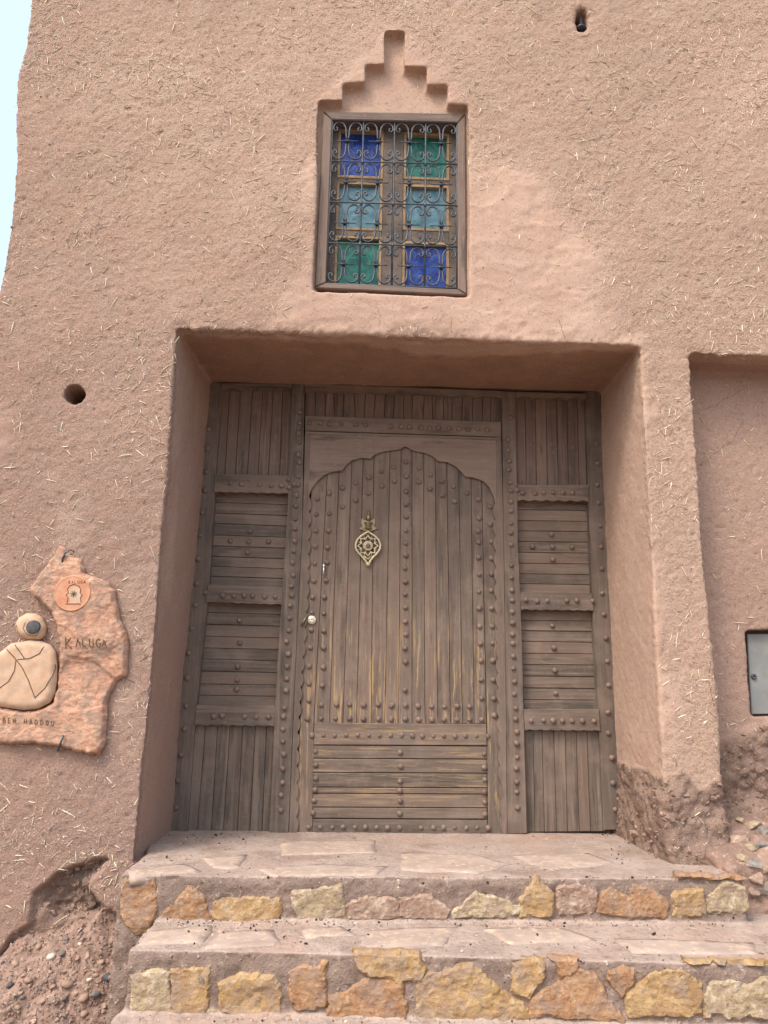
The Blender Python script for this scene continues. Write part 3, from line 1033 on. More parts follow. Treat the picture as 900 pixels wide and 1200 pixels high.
# --- right side panel
rp = empty('side_panel', PY(722, 975, 0.03), 'right side panel of the doorway with browner boards and worn stile', parent=house)
board('stile', [(686, 458), (713, 459), (719, 650), (730, 840), (738, 973), (708, 973), (702, 850), (695, 716), (689, 572)], YS, 0.062, M['wood_v'], rp, 0.004)
board('rail', [(604, 459), (688, 461)] + lobes((687, 467), (605, 466), 4, 2.0), YRL, 0.062, M['wood_h'], rp)
split_v('plank', (604, 463), (689, 465), (691, 572), (606, 571), [0, .13, .27, .42, .56, .71, .85, 1], [0, .13, .27, .42, .57, .71, .86, 1], YPL - 0.012, 0.062, M['wood_dark'], rp)
board('rail', [(605, 568), (690, 568), (690, 588)] + lobes((690, 588), (606, 587), 6, 1.7)[1:], YRL, 0.062, M['wood_h'], rp)
tsl = [(v - 622) / (944 - 622) for v in (622, 660, 697, 732, 768, 805, 842, 878, 912, 944)]
split_h('lap_board', (606, 584), (691, 585), (694, 696), (609, 695), tsl, YPL, 0.062, M['wood_h'], rp)
board('rail', [(608, 694), (694, 695), (696, 716)] + lobes((696, 716), (610, 715), 7, 1.7)[1:], YRL, 0.062, M['wood_h'], rp)
tsl = [(v - 92) / (438 - 92) for v in (92, 135, 170, 207, 247, 285, 325, 365, 405, 438)]
split_h('lap_board', (610, 712), (696, 713), (703, 832), (614, 831), tsl, YPL, 0.062, M['wood_h'], rp)
board('rail', [(613, 831), (702, 831), (704, 857)] + lobes((704, 857), (615, 856), 7, 1.7)[1:], YRL, 0.062, M['wood_h'], rp)
split_v('plank', (614, 854), (704, 854), (709, 974), (616, 975), [0, .12, .235, .39, .535, .68, .82, 1], [0, .12, .24, .39, .53, .68, .82, 1], YPL - 0.016, 0.062, M['wood_v'], rp)
for a in [c3(448, 575), c3(452, 593), c3(470, 603), c3(513, 603), c3(541, 603), c3(577, 603), c3(608, 603), c3(640, 603), c3(483, 968), c3(520, 970), c3(556, 970), c3(589, 970), c3(622, 970), c3(657, 970),
          c3(710, 970), c5(500, 478), c5(543, 478), c5(575, 478), c5(606, 478), c5(640, 478), c5(674, 478), c5(715, 478)]: stud(a, YRL, rp)
for a in [c3(725, 437), c3(725, 502), c3(725, 575), c3(730, 637), c3(735, 715), c3(737, 787), c3(740, 860), c3(742, 945), c5(747, 117), c5(755, 197), c5(760, 277), c5(764, 358), c5(763, 448),
          c5(764, 520), c5(775, 605), c5(780, 690), c5(786, 780)]: stud(a, YS, rp)
for a in [c3(500, 438), c3(572, 438), c3(643, 450), c3(572, 522), c3(570, 745), c3(505, 785), c3(573, 787), c3(640, 787), c3(573, 828), c5(573, 155), c5(578, 230), c5(580, 308), c5(585, 385)]: stud(a, YPL - 0.002, rp)

# --- the frame round the leaf
df = empty('door_frame', PY(465, 977, 0.03), parent=house)
YP = -0.012
board('backing', [(244, 448), (706, 461), (728, 973), (200, 975)], 0.064, 0.085, M['gap'], df, 0)
board('post', [(342, 448), (357, 448), (354, 620), (345, 800), (338, 978), (315, 978), (325, 780), (337, 600)], YP, 0.062, M['wood_v'], df, 0.004)
board('post', [(588, 458), (605, 459), (607, 640), (611, 740), (618, 977), (595, 978), (593, 800), (590, 600)], YP, 0.062, M['wood_v'], df, 0.004)
# scalloped slips between posts and leaf
board('scalloped_slip', [(357.5, 505)] + [(363.5, 505), (362, 582)] + lobes((362, 583), (359, 700), 7, -3.6)[1:] + lobes((359, 700), (348, 858), 9, -3.6)[1:] + lobes((348, 858), (346, 977), 6, -3.6)[1:] +
      [(338.6, 977), (345.5, 800), (354.5, 620)], -0.010, 0.02, M['wood_v'], df, 0.0015)
board('scalloped_slip', [(582, 512), (587.5, 512), (589.5, 600), (592.5, 800), (594.5, 978), (589, 978)] + lobes((589, 976), (586, 858), 6, -3.2)[1:] + lobes((586, 858), (583, 720), 8, -3.2)[1:] + lobes((583, 720), (580.5, 590), 7, -3.2)[1:],
      -0.010, 0.02, M['wood_v'], df, 0.0015)
board('top_rail', [(357, 449), (588, 458)] + lobes((588, 466), (357, 458), 8, 1.8), YRL, 0.062, M['wood_h'], df)
split_v('plank', (358, 455), (588, 463), (587, 496), (357, 488), fr_even(20, 0.15), fr_even(20, 0.15), 0.024, 0.062, M['wood_dark'], df)
board('lintel', [(357.5, 487), (587.5, 494), (587.5, 512), (357.5, 504.5)], -0.010, 0.062, M['wood_h'], df, 0.003)
board('moulding', [(358, 505.3), (587, 512.8), (587, 515.5), (358, 508)], -0.016, 0.0, M['wood_h'], df, 0.002)
for k, xx in enumerate([517, 558, 590, 630, 680, 715]): stud(c2(xx, 378 + k * 1.2), -0.0125, df, 1.0)
for k, xx in enumerate([22, 58, 87, 125, 155, 187, 222, 254, 287, 320, 353]): stud(c3(xx, 377 + k * 1.1), -0.0125, df, 1.0)
for a in [(483, 340), (483, 378), (482, 414), (482, 447), (480, 490), (482, 516), (479, 565), (445, 577), (447, 605), (465, 594), (478, 594), (472, 632), (470, 670), (468, 715), (467, 750), (465, 792), (463, 828),
          (460, 868), (460, 912), (455, 952), (455, 985), (450, 1020)]: stud(c2(*a), YP, df)
for a in [(449, 132), (447, 178), (438, 215), (443, 260), (440, 303), (438, 348), (436, 388), (430, 450), (427, 480), (426, 523), (425, 568), (428, 613), (425, 662), (423, 712), (417, 756), (417, 808)]: stud(c4(*a), YP, df)
for a in [(430, 345), (423, 423), (424, 459), (426, 495), (426, 525), (429, 568), (431, 596), (431, 633), (432, 665), (432, 707), (430, 738), (432, 780), (434, 850), (432, 892), (434, 932), (435, 970)]: stud(c3(*a), YP, df)
for a in [(435, 35), (435, 70), (437, 108), (437, 145), (438, 185), (438, 215), (440, 258), (440, 300), (443, 345), (443, 388), (448, 435), (448, 472), (452, 517), (451, 555), (453, 602), (451, 640), (452, 687), (451, 720), (455, 775)]: stud(c5(*a), YP, df)

# --- the leaf
leaf = empty('door', PY(468, 977, 0.01), parent=house)
YL = 0.004
board('leaf_core', [(358, 509), (588, 515), (594, 978), (344, 978)], 0.034, 0.062, M['gap'], leaf, 0)
ptop = [361, 379, 394, 409, 423, 437, 455, 469, 483, 497, 511, 525, 539, 553, 566, 584]
pbot = [350, 368, 386, 402, 418, 435, 451, 467, 483, 498, 513, 528, 542, 556, 570, 590]
def arch_y(x):
    A = [(355, 585), (361, 578), (372, 558), (390, 545), (410, 533), (430, 527), (450, 520), (475, 515), (500, 520), (520, 528), (540, 540), (560, 550), (575, 562), (590, 585)]
    for (x0, y0), (x1, y1) in zip(A, A[1:]):
        if x0 <= x <= x1: return y0 + (y1 - y0) * (x - x0) / (x1 - x0)
    return 585
for k in range(15):
    a0, a1, b0, b1 = ptop[k], ptop[k + 1], pbot[k], pbot[k + 1]
    tl, tr = arch_y(a0) - 8, arch_y(a1) - 8
    def xat(a, b, y): return a + (b - a) * (y - 640) / 205.0
    g = 0.22
    last = 978 if k in (0, 14) else 848
    px = [(xat(a0, b0, tl) + g, tl), (xat(a1, b1, tr) - g, tr), (xat(a1, b1, last) - g, last), (xat(a0, b0, last) + g, last)]
    if k == 0: px[2] = (366, 978); px[3] = (345, 978); px.insert(2, (367.5, 846))
    if k == 14: px[2] = (592, 978); px[3] = (572, 978); px.insert(4, (570.6, 846))
    board('plank', px, YL + (0.0 if k else -0.001), 0.034, M['plank_v'], leaf, 0.0018, jit=0.0012)
# lobed arch board
left_arc = [(361, 588), (361.5, 581), (365, 572), (372, 562.5), (381, 555.5), (391, 552), (401, 551.5), (405, 545), (412, 539), (423, 536), (434, 537.5), (439, 532), (449, 529), (460, 527.5), (468, 526.5), (475, 522.5)]
right_arc = [(481, 526.5), (488, 529), (497, 530), (507, 534), (514, 540.5), (524, 541), (534, 546), (541, 552.5), (545, 558.5), (555, 559), (567, 563.5), (574, 571), (579, 582), (580, 590)]
board('arch_board', [(363.6, 508.4), (475, 512), (581.8, 515.8)] + [(582, 590)] + list(reversed(right_arc)) + list(reversed(left_arc)) + [(361, 588)], -0.013, 0.003, M['arch'], leaf, 0.002)
# lower part
board('rail', [(368.3, 847.2), (570, 848.5), (570.5, 873.6), (367.4, 872.6)], -0.002, 0.034, M['plank_h'], leaf)
tsb = [(v - 578) / (838 - 578) for v in (578, 625, 675, 727, 749, 798, 838)]
for a, b in zip(tsb, tsb[1:]):
    board('plank', [(367, 873.2 + 86 * a + .4), (570.6, 874.3 + 86 * a + .4), (570.9, 874.3 + 86 * b - .4), (366.6, 873.2 + 86 * b - .4)], 0.003, 0.034, M['plank_h'], leaf, 0.003, jit=0.001)
board('rail', [(366.6, 960), (571.2, 961), (571.6, 978), (366.2, 978)], -0.001, 0.034, M['plank_h'], leaf)
S = []
S += [c4(x, 545) for x in (528, 568, 608, 648, 688, 727, 765, 802, 842, 880)] + [c5(x, 530) for x in (58, 98, 131, 168, 204, 241, 277, 314, 352)]
S += [c4(x, 868) for x in (515, 555, 597, 637, 677, 715, 755, 795, 835)] + [c5(x, 842) for x in (12, 53, 127, 168, 203, 241, 279, 316, 355)]
S += [c4(*a) for a in [(540, 602), (541, 650), (540, 695), (537, 738), (535, 775), (532, 818), (838, 605), (838, 655), (836, 705), (836, 740), (836, 777), (836, 820)]]
S += [c5(*a) for a in [(340, 592), (340, 637), (342, 680), (342, 720), (342, 755), (342, 797)]]
S += [c4(x, 438) for x in (560, 612, 660, 708, 760, 808)] + [c4(x, 487) for x in (512, 558, 610, 658, 708, 760, 806, 855)]
S += [c5(x, 429) for x in (25, 117, 162, 205, 248, 290)] + [c5(x, 475) for x in (25, 117, 162, 205, 248, 290, 333)]
S += [c2(*a) for a in [(545, 645), (542, 700), (541, 755), (539, 812), (537, 872), (533, 932), (530, 990), (588, 625), (587, 695), (585, 755), (583, 815), (581, 868), (577, 932), (572, 990),
                       (635, 605), (634, 672), (681, 587), (680, 650), (726, 568), (726, 625), (771, 548), (774, 600), (814, 532), (816, 582),
                       (858, 515), (858, 565), (858, 620), (858, 665), (858, 708), (857, 755), (856, 800), (856, 843), (855, 888), (855, 935), (854, 980)]]
S += [c4(*a) for a in [(527, 115), (525, 175), (521, 237), (518, 302), (518, 365), (515, 425), (570, 117), (568, 178), (567, 238), (566, 307), (562, 370),
                       (855, 97), (856, 147), (856, 190), (855, 240), (855, 287), (855, 340), (855, 387), (855, 440)]]
S += [c3(*a) for a in [(120, 520), (120, 567), (158, 543), (158, 590), (197, 562), (200, 610), (237, 582), (240, 632), (281, 605), (282, 658), (321, 625), (322, 690), (322, 732), (322, 770), (321, 823), (323, 880), (323, 938), (324, 995),
                       (360, 650), (361, 710), (364, 770), (365, 825), (366, 880), (365, 935), (366, 995)]]
S += [c5(*a) for a in [(325, 95), (326, 157), (328, 215), (330, 275), (330, 340), (331, 402), (366, 97), (367, 157), (368, 215), (371, 273), (372, 340), (374, 402), (376, 460)]]
for a in S: stud(a, YL, leaf)

# --- brass knocker
KY = -0.012
def K(x, y, yy=KY): return PY(x, y, yy)
kb = bmesh.new()
kc = (431.2, 639.6)
def kpt(dx, dy): return K(kc[0] + dx, kc[1] + dy)
outl = [(0, -17), (3, -14.6), (8, -11.5), (12.5, -7), (14.6, -1.5), (14.2, 3.5), (11, 8.5), (6.5, 13), (3.2, 17), (1.4, 20.5), (0, 22)]
outl = outl + [(-a, b) for a, b in reversed(outl[1:-1])]
tube_bm(kb, [kpt(*a) for a in outl], 0.0062, 6, True)
star = []
for k in range(16):
    r_ = 12.2 if k % 2 == 0 else 8.2
    star.append((r_ * math.sin(math.pi * k / 8), -r_ * math.cos(math.pi * k / 8)))
tube_bm(kb, [kpt(*a) for a in star], 0.0048, 5, True)
tube_bm(kb, [kpt(5.2 * math.sin(k * .785 + .39), -5.2 * math.cos(k * .785 + .39)) for k in range(8)], 0.0052, 5, True)
for k in range(8):
    a = math.pi * (2 * k + 1) / 8
    s2 = (11.5 if k not in (3, 4) else 13)
    tube_bm(kb, [kpt(7.0 * math.sin(a), -7.0 * math.cos(a)), kpt(s2 * math.sin(a), -s2 * math.cos(a))], 0.0032, 5)
tube_bm(kb, [kpt(-5, 12), kpt(0, 15.5), kpt(5, 12)], 0.004, 5)
lathe_bm(kb, [(0.020, -0.003), (0.020, 0.004), (0.013, 0.006)], kpt(0, 0), seg=14)
lathe_bm(kb, [(0.012, -0.012), (0.012, 0.004), (0.007, 0.009), (0, 0.010)], kpt(0, 21.5), seg=8)
for v in kb.verts: v.co.y = KY + (v.co.y - KY) * 0.75
link_mesh('knocker', bm_mesh('knocker', kb), M['brass'], leaf, smooth=True)
kb = bmesh.new()
lathe_bm(kb, [(0.0, 0.0), (0.013, 0.001), (0.013, 0.011), (0, 0.014)], kpt(0, 0), seg=10)
link_mesh('knocker_boss', bm_mesh('knocker_boss', kb), M['stud'], leaf, smooth=True)
kb = bmesh.new()
lathe_bm(kb, [(0.017, 0), (0.019, 0.006), (0.012, 0.014), (0.016, 0.02), (0.016, 0.026), (0.022, 0.03), (0.022, 0.036), (0.012, 0.04), (0.006, 0.044), (0.012, 0.055), (0.013, 0.062), (0.009, 0.072), (0.004, 0.080), (0.006, 0.086), (0.006, 0.09), (0.003, 0.094), (0.005, 0.102), (0, 0.112)],
         Vector(K(431.5, 620, -0.006)), Vector((0, 0, 1)), 10)
cr = [(-11.5, 0), (-7, 1.2), (-4, 3), (0, 2), (4, 3), (7, 1.2), (11.5, 0), (7, -3), (8.5, -7), (7.5, -13), (5, -10), (2, -9), (-2, -9), (-5, -10), (-7.5, -13), (-8.5, -7), (-7, -3)]
pts = [K(431.5 + a, 619.5 + b, -0.004) for a, b in cr]
slab_bm(list(pts), [p + Vector((0, 0.006, 0)) for p in pts], 0.001, kb)
link_mesh('knocker_mount', bm_mesh('knocker_mount', kb), M['brass_dull'], leaf, smooth=False)
# small bright latch and brass lock
kb = bmesh.new()
q0 = PY(379.3, 664, -0.008)
tube_bm(kb, [q0, q0 + Vector((0.001, -0.006, -0.012)), q0 + Vector((0.0, -0.006, -0.032)), q0 + Vector((-0.001, 0, -0.043))], 0.005, 7)
lathe_bm(kb, [(0.008, -0.008), (0.008, 0.004), (0.005, 0.007), (0, 0.008)], q0 + Vector((0, 0, 0.004)), seg=8)
link_mesh('latch', bm_mesh('latch', kb), M['steel'], leaf, smooth=True)
kb = bmesh.new()
q0 = PY(365.5, 726.5, 0.0)
lathe_bm(kb, [(0.022, -0.004), (0.022, 0.006), (0.019, 0.009), (0.013, 0.009), (0.012, 0.013), (0.004, 0.0135), (0.004, 0.007), (0, 0.007)], q0, seg=16)
lk = link_mesh('lock', bm_mesh('lock', kb), M['pale_brass'], leaf, smooth=True)
kb = bmesh.new()
tube_bm(kb, [PY(359, 722, -0.014), PY(356.5, 727, -0.02), PY(353, 733, -0.016)], 0.0055, 6)
link_mesh('strike', bm_mesh('strike', kb), M['brass_dull'], df, smooth=True)

# ------------------------------------------------------------------ window
YW = YF + 0.035
win = empty('window', PY(458, 345, YW), 'small window of blue, green and pale panes behind a scrolled iron grille', parent=house)
O4 = [(379, 130), (545, 133), (547, 345), (369, 336.5)]
I4 = [(389.5, 140), (536, 143.5), (536.5, 338), (382, 330.5)]
board('casing', [O4[0], O4[1], (536.5, 143.2), (389, 139.5)], YW, YW + 0.10, M['casing_h'], win, 0.004)
board('casing', [(379, 131.5), (389, 140.2), (381.7, 330.5), (369, 336)], YW + 0.002, YW + 0.10, M['casing'], win, 0.004)
board('casing', [(536.5, 144), (545.2, 134), (547, 344.5), (536.7, 338.5)], YW + 0.002, YW + 0.10, M['casing'], win, 0.004)
board('casing', [(382, 331), (536.4, 338.7), (547, 345.6), (369, 337)], YW, YW + 0.10, M['casing_h'], win, 0.004)
YG = YW + 0.075
board('backboard', [(376, 128), (546, 131), (549, 349), (366, 341)], YW + 0.165, YW + 0.18, M['gap'], win, 0)
for side, (x0a, x1a, x0b, x1b) in enumerate([(386, 461.5, 379, 458), (462.5, 538, 459, 538)]):
    # frame of one casement, four members
    def xs(f, t): return (x0a + (x1a - x0a) * f) * (1 - t) + (x0b + (x1b - x0b) * f) * t
    yt, yb_ = (136, 339) if side == 0 else (139, 343)
    hx = [0.0, 0.17, 0.83, 1.0]
    dyy = 0.03
    def pt(f, t): return (xs(f, t), yt + (yb_ - yt) * t + f * 3)
    tt = [0, .07, .350, .372, .65, .685, .985, 1.0] if side == 0 else [0, .075, .342, .372, .635, .70, .980, 1.0]
    board('sash_stile', [pt(0, 0), pt(.15, 0), pt(.15, 1), pt(0, 1)], YG, YG + 0.03, M['sash'], win)
    board('sash_stile', [pt(.85, 0), pt(1, 0), pt(1, 1), pt(.85, 1)], YG, YG + 0.03, M['sash'], win)
    for a, b in ((0, 1), (2, 3), (4, 5), (6, 7)):
        board('sash_rail', [pt(.152, tt[a]), pt(.848, tt[a]), pt(.848, tt[b]), pt(.152, tt[b])], YG + 0.003, YG + 0.03, M['sash'], win)
    cols = ['blue', 'pale', 'green'] if side == 0 else ['green', 'pale', 'blue']
    for k, (a, b) in enumerate(((1, 2), (3, 4), (5, 6))):
        t0, t1 = tt[a], tt[b]
        P_ = board('pane', [pt(.14, t0 - .01), pt(.86, t0 - .01), pt(.86, t1 + .01), pt(.14, t1 + .01)], YG + 0.022, YG + 0.027, M[cols[k]], win, 0)
        P_['label'] = {'blue': 'deep blue glass pane', 'green': 'green glass pane', 'pale': 'pale blue glass pane'}[cols[k]] + (' in the left casement' if side == 0 else ' in the right casement')
        # beads round the pane
        e, ev = 0.036, 0.013
        bb = bmesh.new()
        for qd in ([pt(.152, t0), pt(.848, t0), pt(.848 - e, t0 + ev), pt(.152 + e, t0 + ev)], [pt(.152, t1), pt(.152 + e, t1 - ev), pt(.848 - e, t1 - ev), pt(.848, t1)],
                   [pt(.152, t0), pt(.152 + e, t0 + ev), pt(.152 + e, t1 - ev), pt(.152, t1)], [pt(.848, t0), pt(.848, t1), pt(.848 - e, t1 - ev), pt(.848 - e, t0 + ev)]):
            pp = [PY(a_, b__, YG - 0.001) for a_, b__ in qd]
            slab_bm(pp, [p_ + Vector((0, 0.022, 0)) for p_ in pp], 0, bb)
        link_mesh('glazing_bead', bm_mesh('glazing_bead', bb), M['bead'], win)
# wrought grille
gb = bmesh.new()
YGR = YW + 0.012
A0, A1, A2, A3 = (389.8, 140.5), (535.5, 144), (536, 338), (382.5, 332.5)
def gp(u, v, yy=YGR):
    x0, y0 = interp(A0, A1, u)
    x1, y1 = interp(A3, A2, u)
    return PY(x0 + (x1 - x0) * v, y0 + (y1 - y0) * v, yy)
for u in (0, .25, .5, .75, 1): tube_bm(gb, [gp(u, 0), gp(u, .5), gp(u, 1)], 0.0052 if u in (0, 1) else 0.0044, 4)
for v in (0, .25, .5, .75, 1): tube_bm(gb, [gp(0, v, YGR - .004), gp(.5, v, YGR - .004), gp(1, v, YGR - .004)], 0.0048, 4)
scroll = [(0.02, 0.02), (0.045, 0.12), (0.05, 0.22), (0.07, 0.33), (0.14, 0.41), (0.25, 0.45), (0.36, 0.43), (0.44, 0.37), (0.455, 0.29), (0.41, 0.235), (0.34, 0.24), (0.325, 0.30), (0.37, 0.325)]
for i in range(4):
    for j in range(4):
        cu, cv = (i + .5) / 4, (j + .5) / 4
        for sx in (-1, 1):
            for sy in (-1, 1):
                tube_bm(gb, [gp(cu + sx * a / 4, cv + sy * b / 4, YGR + 0.004) for a, b in scroll], 0.0046, 5)
        tube_bm(gb, [gp(cu - .34 / 4, cv), gp(cu - .12 / 4, cv), gp(cu, cv), gp(cu + .12 / 4, cv), gp(cu + .34 / 4, cv)], 0.0034, 4)
        tube_bm(gb, [gp(cu - .1 / 4, cv, YGR - .004), gp(cu, cv, YGR - .006), gp(cu + .1 / 4, cv, YGR - .004)], 0.0062, 4)
        for sx in (-.42, .42):
            pass
for i in (1, 2, 3):
    for j in (1, 2, 3):
        tube_bm(gb, [gp(i / 4, j / 4 - .012, YGR - .004), gp(i / 4, j / 4 + .012, YGR - .004)], 0.0062, 6)
link_mesh('grille', bm_mesh('grille', gb), M['iron'], win, smooth=True)

# ------------------------------------------------------------------ fittings on the wall
# dark cone in the upper hole
q0 = PY(681, 34, YF + 0.01)
kb = bmesh.new()
lathe_bm(kb, [(0.0, -0.012), (0.026, -0.010), (0.030, -0.002), (0.028, 0.004), (0.016, 0.014), (0.008, 0.026), (0.006, 0.09), (0.0045, 0.075), (0, 0.078)], q0, Vector((0.05, 0.1, 1)), 14)
o = link_mesh('lamp_fitting', bm_mesh('lamp_fitting', kb), M['black'], smooth=True)
tag(o, 'small black cone shaped fitting sitting in the hole high on the wall', 'fitting')
# metal cover in the right-hand niche
mb = empty('meter_cover', PY(930, 838, YR + 0.04), 'pale blue grey metal cover with a round lock set in the niche at right', 'metal cover')
board('panel', [(876, 743), (990, 742), (995, 836), (881, 837)], YR + 0.045, YR + 0.06, M['plate'], mb, 0.003)
kb = bmesh.new()
lathe_bm(kb, [(0.013, -0.004), (0.013, 0.006), (0.010, 0.010), (0.0065, 0.010), (0.006, 0.004), (0, 0.003)], PY(883, 793, YR + 0.045), seg=12)
link_mesh('lock', bm_mesh('lock', kb), M['iron'], mb, smooth=True)

# ------------------------------------------------------------------ carved stone sign
YSN = YF - 0.014
def c6(x, y): return (x / 4.285, 620 + y / 4.285)
def sgn(x, y, yy=YSN):
    a, b = c6(x, y); return PY(a, b, yy)
sign = empty('stone_sign', sgn(250, 1120), 'broken orange sandstone plaque lettered KALUGA with a carved seated figure', 'sign')
slab_px = [(150, 300), (200, 235), (255, 150), (300, 85), (325, 90), (350, 125), (400, 150), (418, 185), (425, 220), (480, 240), (540, 265), (575, 310), (590, 380), (600, 440), (620, 490), (645, 570), (641, 650), (630, 735), (580, 770),
           (550, 835), (535, 880), (536, 960), (530, 1060), (500, 1135), (440, 1130), (320, 1100), (180, 1078), (0, 1080), (-300, 1068), (-420, 1000), (-400, 880), (0, 900), (130, 915), (200, 905), (262, 872), (285, 800), (290, 700), (300, 640), (300, 560), (290, 490), (262, 420), (215, 372), (165, 335)]
poly = [(sgn(a, b).x, sgn(a, b).z) for a, b in slab_px]
O0 = (0, YF - 0.010, 0)
UX, VZ, NY = (1, 0, 0), (0, 0, 1), (0, -1, 0)
spc = [(sgn(a, b).x, sgn(a, b).z) for a, b in [(300, 720), (360, 640), (470, 660), (590, 760), (545, 880), (440, 910), (300, 900)]]
def h_sign(P2, dist):
    p3 = np.c_[P2, np.zeros(len(P2))]
    h = 0.020 * sstep(0, 0.012, dist) + 0.004
    f = fbm(p3, 16, 3, 60)
    g_ = fbm(p3 * np.array([.7, 1, 1]), 5.5, 3, 66) * 5 + fbm(p3, 20, 2, 67) * .5
    st_ = np.floor(g_) + sstep(0.80, 1.0, g_ - np.floor(g_))
    h += 0.0042 * st_ + 0.0012 * fbm(p3, 50, 2, 63) + 0.0025 * f
    h -= 0.009 * sstep(0.006, -0.006, sdf_poly(P2, spc))
    return h
relief('slab', poly, O0, UX, VZ, NY, 0.0065, h_sign, 0.02, M['sign'], sign, rough_edge=0.006)
body_px = [(100, 567), (150, 558), (205, 562), (250, 580), (276, 615), (285, 680), (284, 760), (272, 830), (250, 872), (195, 900), (120, 910), (0, 892), (-110, 870), (-140, 780), (-100, 680), (-30, 640), (20, 605), (55, 575)]
poly = [(sgn(a, b).x, sgn(a, b).z) for a, b in body_px]
relief('figure_body', poly, O0, UX, VZ, NY, 0.011, lambda P2, d_: 0.006 + 0.028 * np.sqrt(sstep(0, 0.022, d_)) * 0.62 + 0.003 * fbm(np.c_[P2, P2[:, 0]], 30, 2, 3), 0.02, M['sign_pale'], sign)
head_px = [(78, 480), (95, 445), (135, 423), (180, 424), (212, 445), (232, 490), (222, 535), (200, 555), (150, 556), (105, 545), (84, 515)]
poly = [(sgn(a, b).x, sgn(a, b).z) for a, b in head_px]
relief('figure_head', poly, O0, UX, VZ, NY, 0.009, lambda P2, d_: 0.006 + 0.024 * np.sqrt(sstep(0, 0.03, d_)), 0.02, M['sign_pale'], sign)
kb = bmesh.new()
lathe_bm(kb, [(0.029, -0.01), (0.029, 0.002), (0.024, 0.005), (0, 0.007)], sgn(166, 492, YF - 0.040), seg=18)
link_mesh('face_inlay', bm_mesh('face_inlay', kb), M['slate'], sign, smooth=True)
gb = bmesh.new()
SB = []
for nm_ in list(sign.children):
    b0 = bmesh.new(); b0.from_mesh(nm_.data); SB.append((BVHTree.FromBMesh(b0), ORG[nm_.name]))
def line(pts, y, r=0.0021):
    out = []
    for (a, b), (c, d_) in zip(pts, pts[1:]):
        m = max(1, int(math.hypot(c - a, d_ - b) / 9))
        out += [(a + (c - a) * k / m, b + (d_ - b) * k / m) for k in range(m)]
    out.append(pts[-1])
    P_ = []
    for a, b in out:
        v = sgn(a, b, YF - 0.03)
        best = None
        for t_, o_ in SB:
            h = t_.ray_cast(Vector((v.x, YF - 0.5, v.z)) - o_, Vector((0, 1, 0)))
            if h[0] is not None and (best is None or (h[0] + o_).y < best): best = (h[0] + o_).y
        P_.append(Vector((v.x, (best if best is not None else y) - 0.0003, v.z)))
    tube_bm(gb, P_, r, 5)
YB = YF - 0.034
line([(30, 600), (70, 640), (110, 690), (145, 760), (178, 850)], YB)
line([(278, 680), (262, 740), (225, 800), (178, 845)], YB)
line([(75, 580), (100, 615), (125, 650)], YB)
line([(90, 655), (150, 650), (200, 625), (222, 590)], YB)
line([(82, 655), (75, 710), (45, 765), (0, 798)], YB)
line([(105, 540), (85, 510), (82, 480)], YF - 0.034, 0.0016)
line([(132, 470), (120, 500), (140, 530), (180, 538), (200, 515)], YF - 0.0395, 0.0014)
link_mesh('carved_lines', bm_mesh('carved_lines', gb), M['groove'], sign)
# medallion
mc = sgn(376, 327)
kb = bmesh.new()
rm = (sgn(468, 327) - sgn(285, 327)).length / 2
lathe_bm(kb, [(rm, -0.012), (rm, 0.004), (rm * .95, 0.0075), (rm * .9, 0.0065), (0, 0.0065)], Vector((mc.x, YF - 0.0395, mc.z)), seg=36)
md = link_mesh('medallion', bm_mesh('medallion', kb), M['sign_orange'], sign, smooth=False)
b0 = bmesh.new(); b0.from_mesh(md.data); SB.append((BVHTree.FromBMesh(b0), ORG[md.name]))
gb = bmesh.new()
YM = YF - 0.0462
line([(345, 370), (348, 345), (338, 335), (350, 322), (345, 305), (355, 288), (378, 280), (402, 288), (412, 305), (408, 322), (420, 335), (410, 345), (413, 370)], YM, 0.0018)
line([(335, 378), (412, 378)], YM, 0.0016)
link_mesh('medallion_arch', bm_mesh('medallion_arch', gb), M['groove'], sign)
pts = [sgn(a, b, YM) for a, b in [(350, 372), (352, 345), (353, 300), (378, 286), (404, 300), (405, 345), (408, 372)]]
link_mesh('medallion_doorway', bm_mesh('medallion_doorway', slab_bm(pts, [p_ + Vector((0, .003, 0)) for p_ in pts], 0)), M['sign_pale'], sign)
SB.append((BVHTree.FromPolygons([p_ + Vector((0, -.0005, 0)) for p_ in pts], [list(range(len(pts)))]), Vector((0, 0, 0))))
gb = bmesh.new()
for k in range(4):
    a = math.pi * k / 4 + 0.2
    line([(377 - 17 * math.cos(a), 328 - 17 * math.sin(a)), (377 + 17 * math.cos(a), 328 + 17 * math.sin(a))], YM - 0.002, 0.0014)
link_mesh('medallion_star', bm_mesh('medallion_star', gb), M['slate'], sign)

